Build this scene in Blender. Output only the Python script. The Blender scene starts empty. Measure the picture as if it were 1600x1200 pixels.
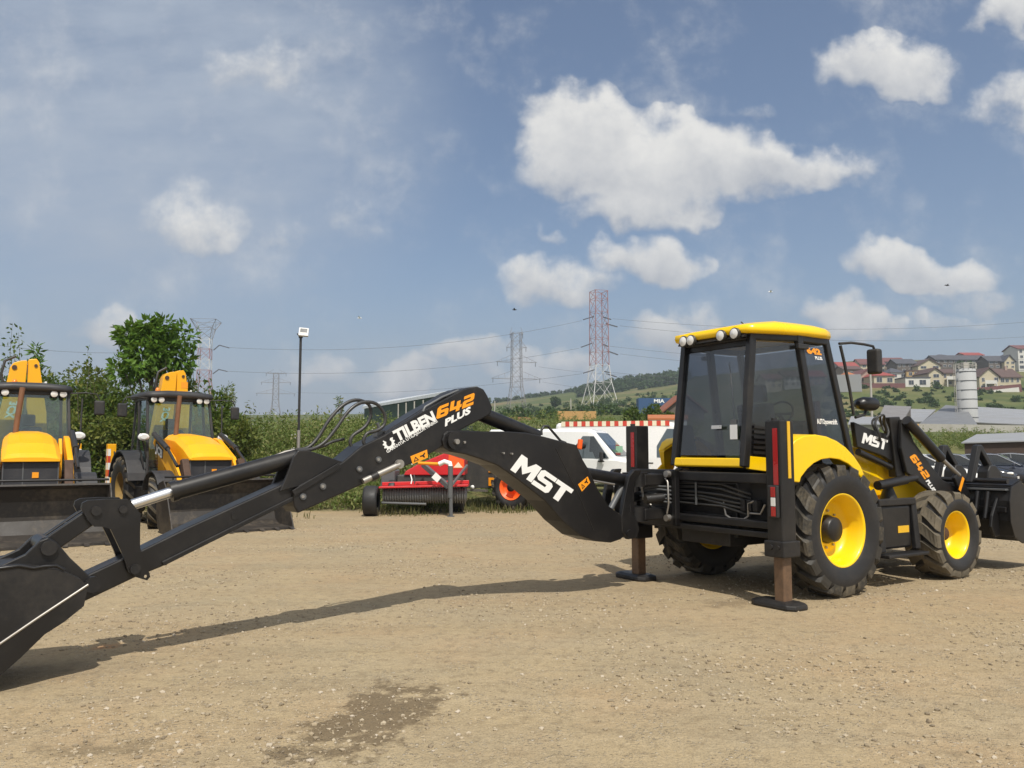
import bpy, bmesh, math, random
import numpy as np
from mathutils import Vector, Matrix, geometry
random.seed(7); RNG = np.random.default_rng(11)
PI = math.pi; R = math.radians
S = bpy.context.scene
COL = S.collection

# ------------------------------------------------------------------ camera
F_PX, CAM_H, HORIZON = 1256.0, 1.55, 705.0          # measured on the 1600x1200 photograph
PITCH = math.atan((HORIZON-600)/F_PX)
cam_d = bpy.data.cameras.new("camera"); cam = bpy.data.objects.new("camera", cam_d); COL.objects.link(cam)
cam.location = (0, 0, CAM_H); cam.rotation_euler = (PI/2+PITCH, 0, 0)
cam_d.sensor_width = 36; cam_d.lens = 36*F_PX/1600; cam_d.clip_start = .05; cam_d.clip_end = 6000
S.camera = cam
_fw = Vector((0, math.cos(PITCH), math.sin(PITCH))); _up = Vector((0, -math.sin(PITCH), math.cos(PITCH)))
CAM = Vector((0, 0, CAM_H))
def ray(u, v): return Vector(((u-800)/F_PX, 0, 0)) + _fw - _up*((v-600)/F_PX)
def GP(u, v, z=0):                                   # point on the ground seen at a pixel
    d = ray(u, v); t = (z-CAM_H)/d.z; return CAM + d*t
def WP(u, v, Y):                                     # point at distance Y seen at a pixel
    d = ray(u, v); return CAM + d*(Y/d.y)

# ------------------------------------------------------------------ objects
def link(name, me, mat, parent=None):
    o = bpy.data.objects.new(name, me); COL.objects.link(o)
    if mat is not None:
        for m in (mat if isinstance(mat, (list, tuple)) else [mat]): me.materials.append(m)
    if parent is not None: o.parent = parent
    return o
def tag(o, label=None, cat=None, group=None, kind=None):
    if label: o['label'] = label
    if cat: o['category'] = cat
    if group: o['group'] = group
    if kind: o['kind'] = kind
    return o
def thing(name, label, cat, loc=(0, 0, 0), rz=0, group=None):
    o = bpy.data.objects.new(name, None); COL.objects.link(o); o.empty_display_size = .3
    o.location = loc; o.rotation_euler = (0, 0, rz)
    return tag(o, label, cat, group)
def copy_tree(o, parent=None, keep=None):
    c = o.copy(); COL.objects.link(c)
    if parent is not None: c.parent = parent
    for ch in list(o.children): copy_tree(ch, c)
    return c

class MB:
    """collects shapes for ONE mesh object"""
    def __init__(s): s.v = []; s.f = []; s.m = []; s.sm = []; s.mi = 0
    def add(s, vs, fs, smooth=False):
        n = len(s.v); s.v += [tuple(p) for p in vs]
        for f in fs: s.f.append(tuple(i+n for i in f)); s.m.append(s.mi); s.sm.append(smooth)
        return s
    def box(s, c, size, M=None):
        x, y, z = [k/2 for k in size]; c = Vector(c)
        vs = [Vector((a*x, b*y, d*z)) for a in (-1, 1) for b in (-1, 1) for d in (-1, 1)]
        if M is not None: vs = [M @ p for p in vs]
        return s.add([p+c for p in vs], [(0,1,3,2),(4,6,7,5),(0,4,5,1),(2,3,7,6),(0,2,6,4),(1,5,7,3)])
    def b2(s, lo, hi): return s.box([(a+b)/2 for a, b in zip(lo, hi)], [abs(b-a) for a, b in zip(lo, hi)])
    def beam(s, p0, p1, w, h, up=(0, 0, 1)):          # rectangular bar
        p0, p1 = Vector(p0), Vector(p1); d = p1-p0; L = d.length; d.normalize()
        u = Vector(up); sd = d.cross(u)
        if sd.length < 1e-4: sd = d.cross(Vector((1, 0, 0)))
        sd.normalize(); u = sd.cross(d)
        vs = [p+sd*a*w/2+u*b*h/2 for p in (p0, p1) for a, b in ((-1,-1),(1,-1),(1,1),(-1,1))]
        return s.add(vs, [(0,1,2,3)[::-1],(4,5,6,7)]+[(i,(i+1)%4,4+(i+1)%4,4+i) for i in range(4)])
    def tube(s, pts, r, n=8, cap=True, r2=None):
        pts = [Vector(p) for p in pts]; rings = []; K = len(pts)
        T = [(pts[min(i+1, K-1)]-pts[max(i-1, 0)]).normalized() for i in range(K)]
        a = T[0].cross(Vector((0, 0, 1)))
        if a.length < 1e-3: a = T[0].cross(Vector((1, 0, 0)))
        a.normalize(); vs = []
        for i, p in enumerate(pts):
            a = (a-T[i]*a.dot(T[i])).normalized(); b = T[i].cross(a)
            rr = r if r2 is None else r+(r2-r)*i/max(1, K-1)
            vs += [p+(a*math.cos(2*PI*k/n)+b*math.sin(2*PI*k/n))*rr for k in range(n)]
        fs = [(i*n+k, i*n+(k+1)%n, (i+1)*n+(k+1)%n, (i+1)*n+k) for i in range(K-1) for k in range(n)]
        s.add(vs, fs, n > 5)
        if cap:
            s.add(vs[:n], [tuple(range(n))[::-1]]); s.add(vs[-n:], [tuple(range(n))])
        return s
    def cyl(s, p0, p1, r, n=16, r2=None): return s.tube([p0, p1], r, n, True, r2)
    def lathe(s, prof, c=(0, 0, 0), axis='y', n=32, close=False, smooth=True):
        """prof: (radius, along-axis)"""
        c = Vector(c); vs = []
        for (r, h) in prof:
            for k in range(n):
                a = 2*PI*k/n; q = (r*math.cos(a), r*math.sin(a))
                p = {'y': (q[0], h, q[1]), 'z': (q[0], q[1], h), 'x': (h, q[0], q[1])}[axis]
                vs.append(c+Vector(p))
        K = len(prof); fs = []
        for i in range(K if close else K-1):
            j = (i+1) % K
            for k in range(n):
                f = (i*n+k, i*n+(k+1)%n, j*n+(k+1)%n, j*n+k)
                fs.append(f if axis != 'y' else f[::-1])
        return s.add(vs, fs, smooth)
    def prism(s, poly, y0, y1, fn=None, holes=()):
        """polygon (x,z) extruded from y0 to y1"""
        fn = fn or (lambda x, y, z: (x, y, z))
        loops = [list(poly)]+[list(h) for h in holes]
        flat = [p for l in loops for p in l]; N = len(flat)
        vs = [fn(p[0], y0, p[1]) for p in flat]+[fn(p[0], y1, p[1]) for p in flat]
        if holes:
            tris = geometry.tessellate_polygon([[Vector((p[0], p[1], 0)) for p in l] for l in loops])
            fs = [tuple(t) for t in tris]+[tuple(i+N for i in t)[::-1] for t in tris]
        else:
            fs = [tuple(range(N)), tuple(range(N, 2*N))[::-1]]
        k = 0
        for l in loops:
            n = len(l); fs += [(k+i, k+N+i, k+N+(i+1)%n, k+(i+1)%n) for i in range(n)]; k += n
        return s.add(vs, fs)
    def loft(s, rings, smooth=True, cap=True):
        n = len(rings[0]); vs = [p for r in rings for p in r]
        fs = [(i*n+k, i*n+(k+1)%n, (i+1)*n+(k+1)%n, (i+1)*n+k) for i in range(len(rings)-1) for k in range(n)]
        s.add(vs, fs, smooth)
        if cap: s.add(rings[0], [tuple(range(n))[::-1]]); s.add(rings[-1], [tuple(range(n))])
        return s
    def build(s, name, mat, parent=None, bevel=0, seg=2, weld=False):
        me = bpy.data.meshes.new(name); me.from_pydata(s.v, [], s.f); me.update()
        for i, p in enumerate(me.polygons): p.material_index = s.m[i]; p.use_smooth = s.sm[i]
        bm = bmesh.new(); bm.from_mesh(me)
        if weld: bmesh.ops.remove_doubles(bm, verts=bm.verts, dist=1e-4)
        bmesh.ops.recalc_face_normals(bm, faces=bm.faces); bm.to_mesh(me); bm.free()
        o = link(name, me, mat, parent)
        if bevel:
            b = o.modifiers.new("bevel", 'BEVEL'); b.width = bevel; b.segments = seg; b.limit_method = 'ANGLE'; b.angle_limit = R(35)
        return o

def np_mesh(name, V, Fq, mat, parent=None, smooth=False):
    """fast mesh from arrays: V (n,3), Fq (m,k)"""
    me = bpy.data.meshes.new(name); V = np.asarray(V, np.float32); Fq = np.asarray(Fq, np.int32); k = Fq.shape[1]
    me.vertices.add(len(V)); me.vertices.foreach_set('co', V.ravel())
    me.loops.add(Fq.size); me.loops.foreach_set('vertex_index', Fq.ravel())
    me.polygons.add(len(Fq)); me.polygons.foreach_set('loop_start', np.arange(0, Fq.size, k, dtype=np.int32))
    me.polygons.foreach_set('loop_total', np.full(len(Fq), k, np.int32))
    me.polygons.foreach_set('use_smooth', np.full(len(Fq), smooth, bool))
    me.update(calc_edges=True); me.validate()
    return link(name, me, mat, parent)

# ------------------------------------------------------------------ materials
class NT:
    def __init__(s, name):
        s.m = bpy.data.materials.new(name); s.m.use_nodes = True; s.t = s.m.node_tree
        s.b = s.t.nodes['Principled BSDF']; s.out = s.t.nodes['Material Output']
    def n(s, typ, **kw):
        nd = s.t.nodes.new(typ)
        for k, v in kw.items():
            if k in nd.inputs: nd.inputs[k].default_value = v
            else: setattr(nd, k, v)
        return nd
    def l(s, a, b): s.t.links.new(a, b)
    def noise(s, scale, detail=4, rough=.55, co=None, dim='3D', coord='Object'):
        nd = s.n('ShaderNodeTexNoise'); nd.inputs['Scale'].default_value = scale; nd.inputs['Detail'].default_value = detail; nd.inputs['Roughness'].default_value = rough
        if co is None:
            tc = s.n('ShaderNodeTexCoord'); co = tc.outputs[coord]
        s.l(co, nd.inputs['Vector']); return nd.outputs['Fac']
    def ramp(s, fac, stops):
        r = s.n('ShaderNodeValToRGB'); e = r.color_ramp.elements
        while len(e) < len(stops): e.new(.5)
        for i, (p, c) in enumerate(stops):
            e[i].position = p; e[i].color = (*c, 1) if len(c) == 3 else c
        s.l(fac, r.inputs['Fac']); return r.outputs['Color']
    def mix(s, fac, a, b, mode='MIX'):
        m = s.n('ShaderNodeMix', data_type='RGBA', blend_type=mode)
        for sock, val in ((m.inputs[0], fac), (m.inputs[6], a), (m.inputs[7], b)):
            if hasattr(val, 'type') and hasattr(val, 'links'): s.l(val, sock)
            elif isinstance(val, (tuple, list)): sock.default_value = (*val, 1) if len(val) == 3 else val
            else: sock.default_value = val
        return m.outputs[2]
    def math(s, op, a, b=0.0, c=0.0, clamp=False):
        m = s.n('ShaderNodeMath', operation=op); m.use_clamp = clamp
        for i, v in enumerate((a, b, c)):
            if hasattr(v, 'links'): s.l(v, m.inputs[i])
            else: m.inputs[i].default_value = v
        return m.outputs[0]
    def mr(s, v, a, b, c=0, d=1, smooth=False):
        m = s.n('ShaderNodeMapRange'); m.clamp = True
        if smooth: m.interpolation_type = 'SMOOTHSTEP'
        s.l(v, m.inputs[0])
        for i, q in enumerate((a, b, c, d)): m.inputs[i+1].default_value = q
        return m.outputs[0]
    def bump(s, h, strength=.3, dist=.02):
        b = s.n('ShaderNodeBump'); b.inputs['Strength'].default_value = strength; b.inputs['Distance'].default_value = dist
        s.l(h, b.inputs['Height']); s.l(b.outputs[0], s.b.inputs['Normal'])
    def set(s, **kw):
        for k, v in kw.items():
            sock = s.b.inputs[k.replace('_', ' ')]
            if hasattr(v, 'links'): s.l(v, sock)
            elif isinstance(v, (tuple, list)): sock.default_value = (*v, 1) if len(v) == 3 else v
            else: sock.default_value = v
        return s

def paint(name, col, rough=.35, dirt=(.16, .13, .09), amt=.18, metal=0, coat=0, scale=3.0, bump=.0):
    """painted or plain surface with uneven dust and roughness"""
    t = NT(name); n1 = t.noise(scale, 6, .62); n2 = t.noise(scale*9, 3, .6)
    f = t.mr(t.math('ADD', t.math('MULTIPLY', n1, .7), t.math('MULTIPLY', n2, .3)), .48, .72, 0, amt)
    t.set(Base_Color=t.mix(f, col, dirt), Roughness=t.mr(n1, .3, .75, max(.04, rough-.08), min(1, rough+.16)), Metallic=metal)
    if coat: t.set(Coat_Weight=coat, Coat_Roughness=.08)
    if bump: t.bump(n2, bump, .01)
    return t.m

M = {}
M['yellow'] = paint('yellow_paint', (.92, .58, .0), .30, (.58, .40, .08), .22, coat=.12, scale=1.6)
M['jyellow'] = paint('digger_yellow_paint', (.90, .42, .002), .38, (.5, .3, .06), .16, coat=.08)
M['black'] = paint('black_paint', (.0085, .008, .0085), .36, (.065, .056, .045), .30, scale=1.7)
M['blackdull'] = paint('dull_black_steel', (.009, .0085, .009), .48, (.07, .058, .045), .34, scale=2.5, bump=.12)
M['bucketin'] = paint('worn_bucket_steel', (.032, .027, .023), .55, (.15, .12, .085), .8, scale=1.6, bump=.2)
M['greyroof'] = paint('dark_grey_plastic', (.03, .03, .033), .5, (.1, .09, .08), .25)
M['grill'] = paint('grille_plastic', (.03, .03, .035), .55, (.1, .09, .08), .3)
M['chrome'] = paint('chrome_rod', (.8, .8, .81), .2, (.7, .7, .7), .05, metal=1, scale=.4)
M['steel'] = paint('bare_steel', (.42, .4, .37), .4, (.25, .2, .15), .4, metal=.8)
M['hose'] = paint('rubber_hose', (.03, .03, .03), .42, (.12, .11, .09), .35, scale=8)
M['brownleg'] = paint('greasy_worn_leg', (.15, .088, .05), .42, (.02, .018, .016), .75, scale=4)
M['rubber'] = paint('tyre_rubber', (.014, .014, .015), .55, (.07, .06, .05), .35, scale=4)
M['dusty'] = paint('dusty_tread', (.10, .085, .06), .8, (.21, .17, .115), .85, scale=5)
M['wornlug'] = paint('worn_dark_tread', (.03, .027, .022), .6, (.19, .155, .10), .75, scale=3.0)
M['white'] = paint('white_letter', (.82, .82, .8), .4, (.6, .58, .52), .1)
M['orange'] = paint('orange_letter', (.9, .33, .01), .4, (.6, .3, .1), .1)
M['striptape'] = paint('yellow_reflective_tape', (.72, .42, .02), .4, (.5, .33, .08), .15)
M['red'] = paint('red_reflector', (.35, .012, .012), .25, (.2, .02, .02), .2, coat=.5)
M['lens'] = paint('lamp_lens', (.72, .72, .7), .08, (.5, .5, .48), .3, coat=.6)
M['lampback'] = paint('lamp_shell', (.02, .02, .02), .4)
M['amber'] = paint('amber_lens', (.8, .22, .01), .15, (.6, .2, .02), .1, coat=.5)
M['rust'] = paint('rusty_pipe', (.17, .075, .032), .7, (.06, .03, .02), .6, scale=6)
M['rustdark'] = paint('dark_rusty_steel', (.07, .035, .02), .7, (.03, .02, .015), .6, scale=4)
M['redpaint'] = paint('farm_red_paint', (.55, .02, .025), .3, (.3, .05, .03), .2, coat=.3)
M['steelgrey'] = paint('grey_painted_steel', (.1, .105, .11), .45, (.2, .17, .13), .3)
M['darkgrey'] = paint('charcoal_painted_steel', (.05, .05, .047), .5, (.15, .12, .09), .4)
M['orangerim'] = paint('orange_rim_paint', (.85, .12, .015), .4, (.4, .12, .05), .2)
M['silver'] = paint('silver_rim', (.6, .6, .6), .3, (.4, .38, .35), .3, metal=.6)
M['vanwhite'] = paint('white_van_paint', (.78, .78, .77), .25, (.6, .57, .5), .15, coat=.5)
M['carblack'] = paint('black_car_paint', (.012, .013, .018), .18, (.05, .05, .05), .2, coat=.9)
M['carblue'] = paint('dark_blue_car_paint', (.02, .026, .045), .18, (.06, .06, .06), .2, coat=.9)
M['cargrey'] = paint('grey_car_paint', (.12, .125, .13), .22, (.15, .15, .14), .2, coat=.8)
M['plastic'] = paint('black_plastic', (.02, .02, .021), .5)
M['seatcloth'] = paint('seat_cloth', (.05, .05, .055), .85)
M['concrete'] = paint('concrete', (.42, .4, .36), .85, (.25, .22, .18), .5, scale=.8)
M['redstripe'] = paint('red_stripe', (.6, .06, .035), .4)
M['creamstripe'] = paint('cream_stripe', (.82, .74, .55), .4)

def glass(name, tint, gloss=.12, rough=.02, film=.0):
    t = NT(name); t.t.nodes.remove(t.b)
    tr = t.n('ShaderNodeBsdfTransparent'); tr.inputs[0].default_value = (*tint, 1)
    gl = t.n('ShaderNodeBsdfGlossy'); gl.inputs['Roughness'].default_value = rough; gl.inputs[0].default_value = (.9, .93, .95, 1)
    lw = t.n('ShaderNodeLayerWeight'); fr5 = t.math('ADD', t.math('MULTIPLY', t.math('POWER', lw.outputs['Facing'], 5.0), .9), .045)   # same from both faces of the pane
    n = t.noise(1.2, 3)
    f = t.math('MULTIPLY', fr5, t.mr(n, .3, .7, 1.0, 1.4), clamp=True)
    f = t.math('ADD', f, gloss*.1, clamp=True)
    mx = t.n('ShaderNodeMixShader'); t.l(f, mx.inputs[0]); t.l(tr.outputs[0], mx.inputs[1]); t.l(gl.outputs[0], mx.inputs[2])
    df = t.n('ShaderNodeBsdfDiffuse'); df.inputs[0].default_value = (.32, .33, .34, 1)
    m2 = t.n('ShaderNodeMixShader'); t.l(t.mr(t.noise(2.2, 5), .3, .7, film*.6, film*1.4), m2.inputs[0]); t.l(mx.outputs[0], m2.inputs[1]); t.l(df.outputs[0], m2.inputs[2])
    t.l(m2.outputs[0], t.out.inputs[0]); return t.m
M['glass'] = glass('tinted_cab_glass', (.58, .60, .63), film=.016)
M['jglass'] = glass('greenish_cab_glass', (.78, .89, .86), film=.025)
M['vglass'] = glass('dark_vehicle_glass', (.30, .34, .36), .3, film=.01)

def leafmat(name, cols, trans=.35):
    t = NT(name); g = t.n('ShaderNodeNewGeometry'); rnd = g.outputs['Random Per Island']
    c = t.ramp(rnd, [(i/(len(cols)-1), q) for i, q in enumerate(cols)])
    n = t.noise(.35, 3); c = t.mix(t.mr(n, .35, .65, 0, .45), c, cols[0])
    t.set(Base_Color=c, Roughness=.55); t.b.inputs['Specular IOR Level'].default_value = .25
    tl = t.n('ShaderNodeBsdfTranslucent'); t.l(t.mix(.5, c, (.16, .2, .02)), tl.inputs[0])
    mx = t.n('ShaderNodeMixShader'); mx.inputs[0].default_value = trans
    t.l(t.b.outputs[0], mx.inputs[1]); t.l(tl.outputs[0], mx.inputs[2]); t.l(mx.outputs[0], t.out.inputs[0]); return t.m
M['leaf'] = leafmat('hedge_leaves', [(.04, .075, .012), (.07, .12, .016), (.10, .16, .022), (.17, .19, .03)])
M['leaf2'] = leafmat('walnut_leaves', [(.06, .13, .016), (.10, .20, .025), (.15, .26, .04)])
M['weed'] = leafmat('weeds', [(.09, .14, .03), (.15, .21, .05), (.22, .25, .075), (.31, .29, .13)])
M['drygrass'] = leafmat('dry_grass', [(.08, .10, .03), (.16, .15, .06), (.24, .19, .10), (.1, .11, .03)])
M['farleaf'] = leafmat('far_tree_leaves', [(.03, .065, .018), (.05, .09, .024), (.075, .12, .03)], .2)
M['mudrim'] = paint('mud_caked_rim', (.30, .19, .05), .8, (.17, .13, .085), .8, scale=6)
M['leaf3'] = leafmat('light_hedge_leaves', [(.06, .09, .02), (.11, .15, .03), (.17, .20, .04), (.24, .24, .06)])
M['bark'] = paint('bark', (.10, .08, .06), .9, (.05, .05, .03), .6, scale=8)
# ------------------------------------------------------------------ world: daylight sky with clouds
SUN_EL, SUN_AZ = R(56), math.atan2(.16, -.65)          # direction the sun stands in (x, y)
w = bpy.data.worlds.new("World"); S.world = w; w.use_nodes = True
T = w.node_tree; T.nodes.clear()
class WN(NT):
    def __init__(s, t): s.t = t
W = WN(T)
sky = W.n('ShaderNodeTexSky', sky_type='NISHITA'); sky.sun_disc = False; sky.sun_elevation = SUN_EL
sky.sun_rotation = math.atan2(.16, -.65)
sky.altitude = 300; sky.air_density = 1.0; sky.dust_density = 2.2; sky.ozone_density = 1.2
tc = W.n('ShaderNodeTexCoord'); sep = W.n('ShaderNodeSeparateXYZ'); W.l(tc.outputs['Generated'], sep.inputs[0])
ysafe = W.math('MAXIMUM', sep.outputs[1], .06)
px = W.math('DIVIDE', sep.outputs[0], ysafe); pz = W.math('DIVIDE', sep.outputs[2], ysafe)
cmb = W.n('ShaderNodeCombineXYZ'); W.l(px, cmb.inputs[0]); W.l(pz, cmb.inputs[1]); P2 = cmb.outputs[0]
n1 = W.noise(7, 10, .64, P2); n2 = W.noise(20, 8, .62, P2)
def warp(scale, amp, detail):
    nd = W.n('ShaderNodeTexNoise'); nd.inputs['Scale'].default_value = scale; nd.inputs['Detail'].default_value = detail; W.l(P2, nd.inputs['Vector'])
    s_ = W.n('ShaderNodeSeparateXYZ'); W.l(nd.outputs['Color'], s_.inputs[0])
    return [W.math('MULTIPLY', W.math('SUBTRACT', s_.outputs[i], .5), amp) for i in (0, 1)]
wa, wb = warp(8, .15, 3), warp(30, .034, 5)
wx = W.math('ADD', px, W.math('ADD', wa[0], wb[0])); wz = W.math('ADD', pz, W.math('ADD', wa[1], wb[1]))
nn = W.math('ADD', W.math('MULTIPLY', n1, .75), W.math('MULTIPLY', n2, .25))
def dirp(u, v): d = ray(u, v); return d.x/d.y, d.z/d.y
# cumulus: where each heap stands in the sky (seen from the yard), its half width, half height and thickness
HEAPS = [(940,215,120,75,1.0),(1010,255,190,72,.95),(900,270,90,45,.7),(1170,270,170,62,.9),(1290,258,80,38,.6),(1000,315,130,38,.7),
 (1385,115,105,62,.78),(1580,180,75,45,.5),(1580,20,75,55,.8),(1440,420,115,46,.9),(1525,465,75,32,.5),
 (1015,405,95,48,.95),(870,440,80,42,.62),(300,340,95,48,.45),(180,512,55,32,.6),(1035,535,75,42,.9),(1290,500,65,36,.75),(1340,525,60,26,.7),
 (720,565,70,24,.62),(830,590,75,26,.55),(905,575,45,22,.6),(640,590,80,24,.5),(480,580,90,30,.42),(1090,490,75,28,.45),(860,362,30,22,.45),(1160,155,50,28,.4),(390,110,90,60,.42),(520,345,110,40,.25),(1470,505,60,20,.4)]
field = None; wsum = None; gsum = None
for (u, v, rx, rz, k) in HEAPS:
    cx, cz = dirp(u, v); ax, az = rx/F_PX*1.25, rz/F_PX*1.3
    dx = W.math('DIVIDE', W.math('SUBTRACT', wx, cx), ax); dz = W.math('DIVIDE', W.math('SUBTRACT', wz, cz), az); de = W.math('MAXIMUM', dz, W.math('MULTIPLY', dz, -1.35))
    q = W.math('SUBTRACT', 1.0, W.math('ADD', W.math('MULTIPLY', dx, dx), W.math('MULTIPLY', de, de)))
    b = W.math('MULTIPLY', W.math('MAXIMUM', q, 0.0), k)
    g = W.math('MULTIPLY', b, dz)
    field = b if field is None else W.math('SMOOTH_MAX', field, b, .12)
    wsum = b if wsum is None else W.math('ADD', wsum, b)
    gsum = g if gsum is None else W.math('ADD', gsum, g)
grad = W.math('DIVIDE', gsum, W.math('ADD', wsum, .02))
edge = W.math('ADD', field, W.math('MULTIPLY', W.math('SUBTRACT', nn, .5), 2.2))
inside = W.mr(field, .0, .16)
cum = W.math('MULTIPLY', W.mr(edge, .02, .66, 0, 1, True), inside)
lit = W.mr(W.math('ADD', W.math('ADD', grad, W.math('MULTIPLY', W.math('SUBTRACT', n2, .5), 1.2)), W.math('MULTIPLY', W.math('SUBTRACT', n1, .5), 1.6)), -.75, .55)
cumcol = W.mix(lit, (3.05, 3.2, 3.5), (6.5, 6.35, 6.0))
# thin high cloud, mostly towards the left
mp = W.n('ShaderNodeMapping'); mp.inputs['Scale'].default_value = (1.0, 2.6, 1); mp.inputs['Rotation'].default_value = (0, 0, R(-9)); W.l(P2, mp.inputs[0])
cn = W.noise(3.2, 10, .66, mp.outputs[0]); cn2 = W.noise(11, 8, .6, mp.outputs[0])
cx, cz = dirp(230, 170)
dx = W.math('DIVIDE', W.math('SUBTRACT', px, cx), .37); dz = W.math('DIVIDE', W.math('SUBTRACT', pz, cz), .30)
cm = W.mr(W.math('ADD', W.math('MULTIPLY', dx, dx), W.math('MULTIPLY', dz, dz)), 0, 1.5, 1, .0, True)
cir = W.math('MULTIPLY', W.mr(W.math('ADD', W.math('MULTIPLY', cn, .65), W.math('MULTIPLY', cn2, .35)), .30, .64, .38, 1.0), W.math('MULTIPLY', cm, .95))
hz = W.mr(pz, -.02, .24, .80, 0.0, True)               # pale air low over the horizon
hs = W.n('ShaderNodeHueSaturation'); hs.inputs['Saturation'].default_value = 1.06; hs.inputs['Value'].default_value = .78
W.l(sky.outputs[0], hs.inputs['Color'])
c0 = W.mix(hz, hs.outputs[0], (2.3, 2.75, 3.58))
c1 = W.mix(cir, c0, (3.05, 3.5, 4.15))
lowc = W.mix(W.mr(pz, .0, .22, .45, 0), cumcol, (3.0, 3.2, 3.6))
c2 = W.mix(W.math('MULTIPLY', cum, .92), c1, lowc)
# broken bright cloud added to the unseen sky behind and above, to fill shadows
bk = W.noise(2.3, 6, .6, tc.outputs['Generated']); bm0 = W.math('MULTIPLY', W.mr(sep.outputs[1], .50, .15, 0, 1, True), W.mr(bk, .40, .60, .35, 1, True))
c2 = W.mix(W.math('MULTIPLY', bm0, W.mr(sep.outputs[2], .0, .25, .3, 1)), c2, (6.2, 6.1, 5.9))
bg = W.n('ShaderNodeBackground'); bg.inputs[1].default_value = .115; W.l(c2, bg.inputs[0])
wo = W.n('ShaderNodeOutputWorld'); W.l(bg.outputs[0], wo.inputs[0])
w.cycles.sampling_method = 'MANUAL'; w.cycles.sample_map_resolution = 512
sd = bpy.data.lights.new("sun", 'SUN'); sd.energy = 3.6; sd.angle = R(.53); sd.color = (1, .95, .86)
sun = bpy.data.objects.new("sun", sd); COL.objects.link(sun)
sv = Vector((math.cos(SUN_EL)*.16/.6694, -math.cos(SUN_EL)*.65/.6694, math.sin(SUN_EL)))
sun.rotation_euler = sv.to_track_quat('Z', 'Y').to_euler(); sun.location = (0, -20, 40)
S.view_settings.view_transform = 'Standard'; S.view_settings.look = 'None'; S.view_settings.exposure = .30; S.view_settings.gamma = 1

# ------------------------------------------------------------------ terrain
def lerp_t(tab, y):
    if y <= tab[0][0]: return tab[0][1]
    for (a, p), (b, q) in zip(tab, tab[1:]):
        if y <= b: return p+(q-p)*(y-a)/(b-a)
    return tab[-1][1]
def rows(*yv): return [(y, (705-v)/F_PX) for y, v in yv]
SL = [(-.45, rows((45, 692), (60, 682), (100, 668), (300, 657), (600, 648), (1500, 660))),
      (-.12, rows((45, 692), (60, 680), (100, 666), (300, 656), (600, 647), (1500, 660))),
      (.05, rows((45, 692), (60, 677), (80, 666), (118, 657), (150, 652), (250, 646), (340, 641), (450, 632), (600, 616), (1500, 640))),
      (.20, rows((45, 694), (60, 681), (80, 668), (130, 648), (250, 632), (340, 622), (450, 606), (600, 592), (1500, 620))),
      (.42, rows((45, 703), (60, 698), (80, 686), (100, 675), (130, 667), (150, 660), (200, 644), (246, 615), (264, 604), (300, 592), (345, 577), (420, 567), (600, 563), (1500, 600))),
      (.70, rows((45, 703), (60, 698), (80, 686), (100, 677), (130, 667), (150, 660), (200, 646), (246, 612), (264, 606), (300, 592), (345, 577), (420, 565), (600, 560), (1500, 600)))]
def sstep(a, b, x): t = min(1, max(0, (x-a)/(b-a))); return t*t*(3-2*t)
def height(X, Y):
    if Y > 38:
        a = X/Y
        if a <= SL[0][0]: s = lerp_t(SL[0][1], Y)
        elif a >= SL[-1][0]: s = lerp_t(SL[-1][1], Y)
        else:
            for (a0, t0), (a1, t1) in zip(SL, SL[1:]):
                if a <= a1:
                    k = (a-a0)/(a1-a0); s = lerp_t(t0, Y)*(1-k)+lerp_t(t1, Y)*k; break
        z = (1.55+Y*s)*sstep(38, 56, Y)
        z += .35*math.sin(X*.031+Y*.017)*sstep(90, 200, Y)
    else: z = 0
    # earth bank along the back of the yard
    bank = sstep(21.5, 27, Y)*(1-sstep(36, 70, Y))*(1-sstep(-4.5, 1.0, X))*1.55
    return max(z, bank) if z > 0 else bank
ys = list(np.arange(-14, 20, 1.0))+list(np.arange(20, 40, .6))+[40*1.055**k for k in range(0, 72)]
ys = sorted(set(round(float(y), 3) for y in ys))
def build_terrain(name, y_lo, y_hi, mat, label):
    yy = [y for y in ys if y_lo <= y <= y_hi]
    V = []; NX = 121
    for y in yy:
        half = 40+max(0, y)*1.15
        for i in range(NX):
            x = -half+2*half*i/(NX-1); V.append((x, y, height(x, y)))
    Fq = [(j*NX+i, j*NX+i+1, (j+1)*NX+i+1, (j+1)*NX+i) for j in range(len(yy)-1) for i in range(NX-1)]
    o = np_mesh(name, V, Fq, mat, None, True); tag(o, label, None, None, 'structure'); return o

g = NT('gravel_and_turf')
tcg = g.n('ShaderNodeTexCoord'); OB = tcg.outputs['Object']; sp = g.n('ShaderNodeSeparateXYZ'); g.l(OB, sp.inputs[0])
na = g.noise(.22, 5, .6, OB); nb = g.noise(1.3, 6, .62, OB); nc = g.noise(9, 5, .65, OB); ne = g.noise(46, 3, .6, OB); nf = g.noise(.09, 3, .5, OB)
sand = g.mix(g.mr(na, .35, .66), (.345, .265, .158), (.305, .252, .165))
nw = g.noise(.55, 4, .6, OB)
sand = g.mix(g.mr(nw, .50, .66, 0, .65), sand, (.40, .275, .155))
sand = g.mix(g.mr(nw, .46, .34, 0, .55), sand, (.30, .265, .185))
sand = g.mix(g.mr(nb, .40, .68, 0, .75), sand, (.40, .315, .188))
sand = g.mix(g.mr(nf, .42, .62, 0, .45), sand, (.345, .25, .15))
mt = g.n('ShaderNodeMapping'); mt.inputs['Scale'].default_value = (.10, 1.1, 1); mt.inputs['Rotation'].default_value = (0, 0, R(14)); g.l(OB, mt.inputs[0])
sand = g.mix(g.mr(g.noise(1.6, 5, .6, mt.outputs[0]), .48, .62, 0, .30), sand, (.40, .325, .215))
sand = g.mix(g.mr(g.noise(2.3, 4, .6, mt.outputs[0]), .56, .68, 0, .25), sand, (.225, .18, .115))
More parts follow.
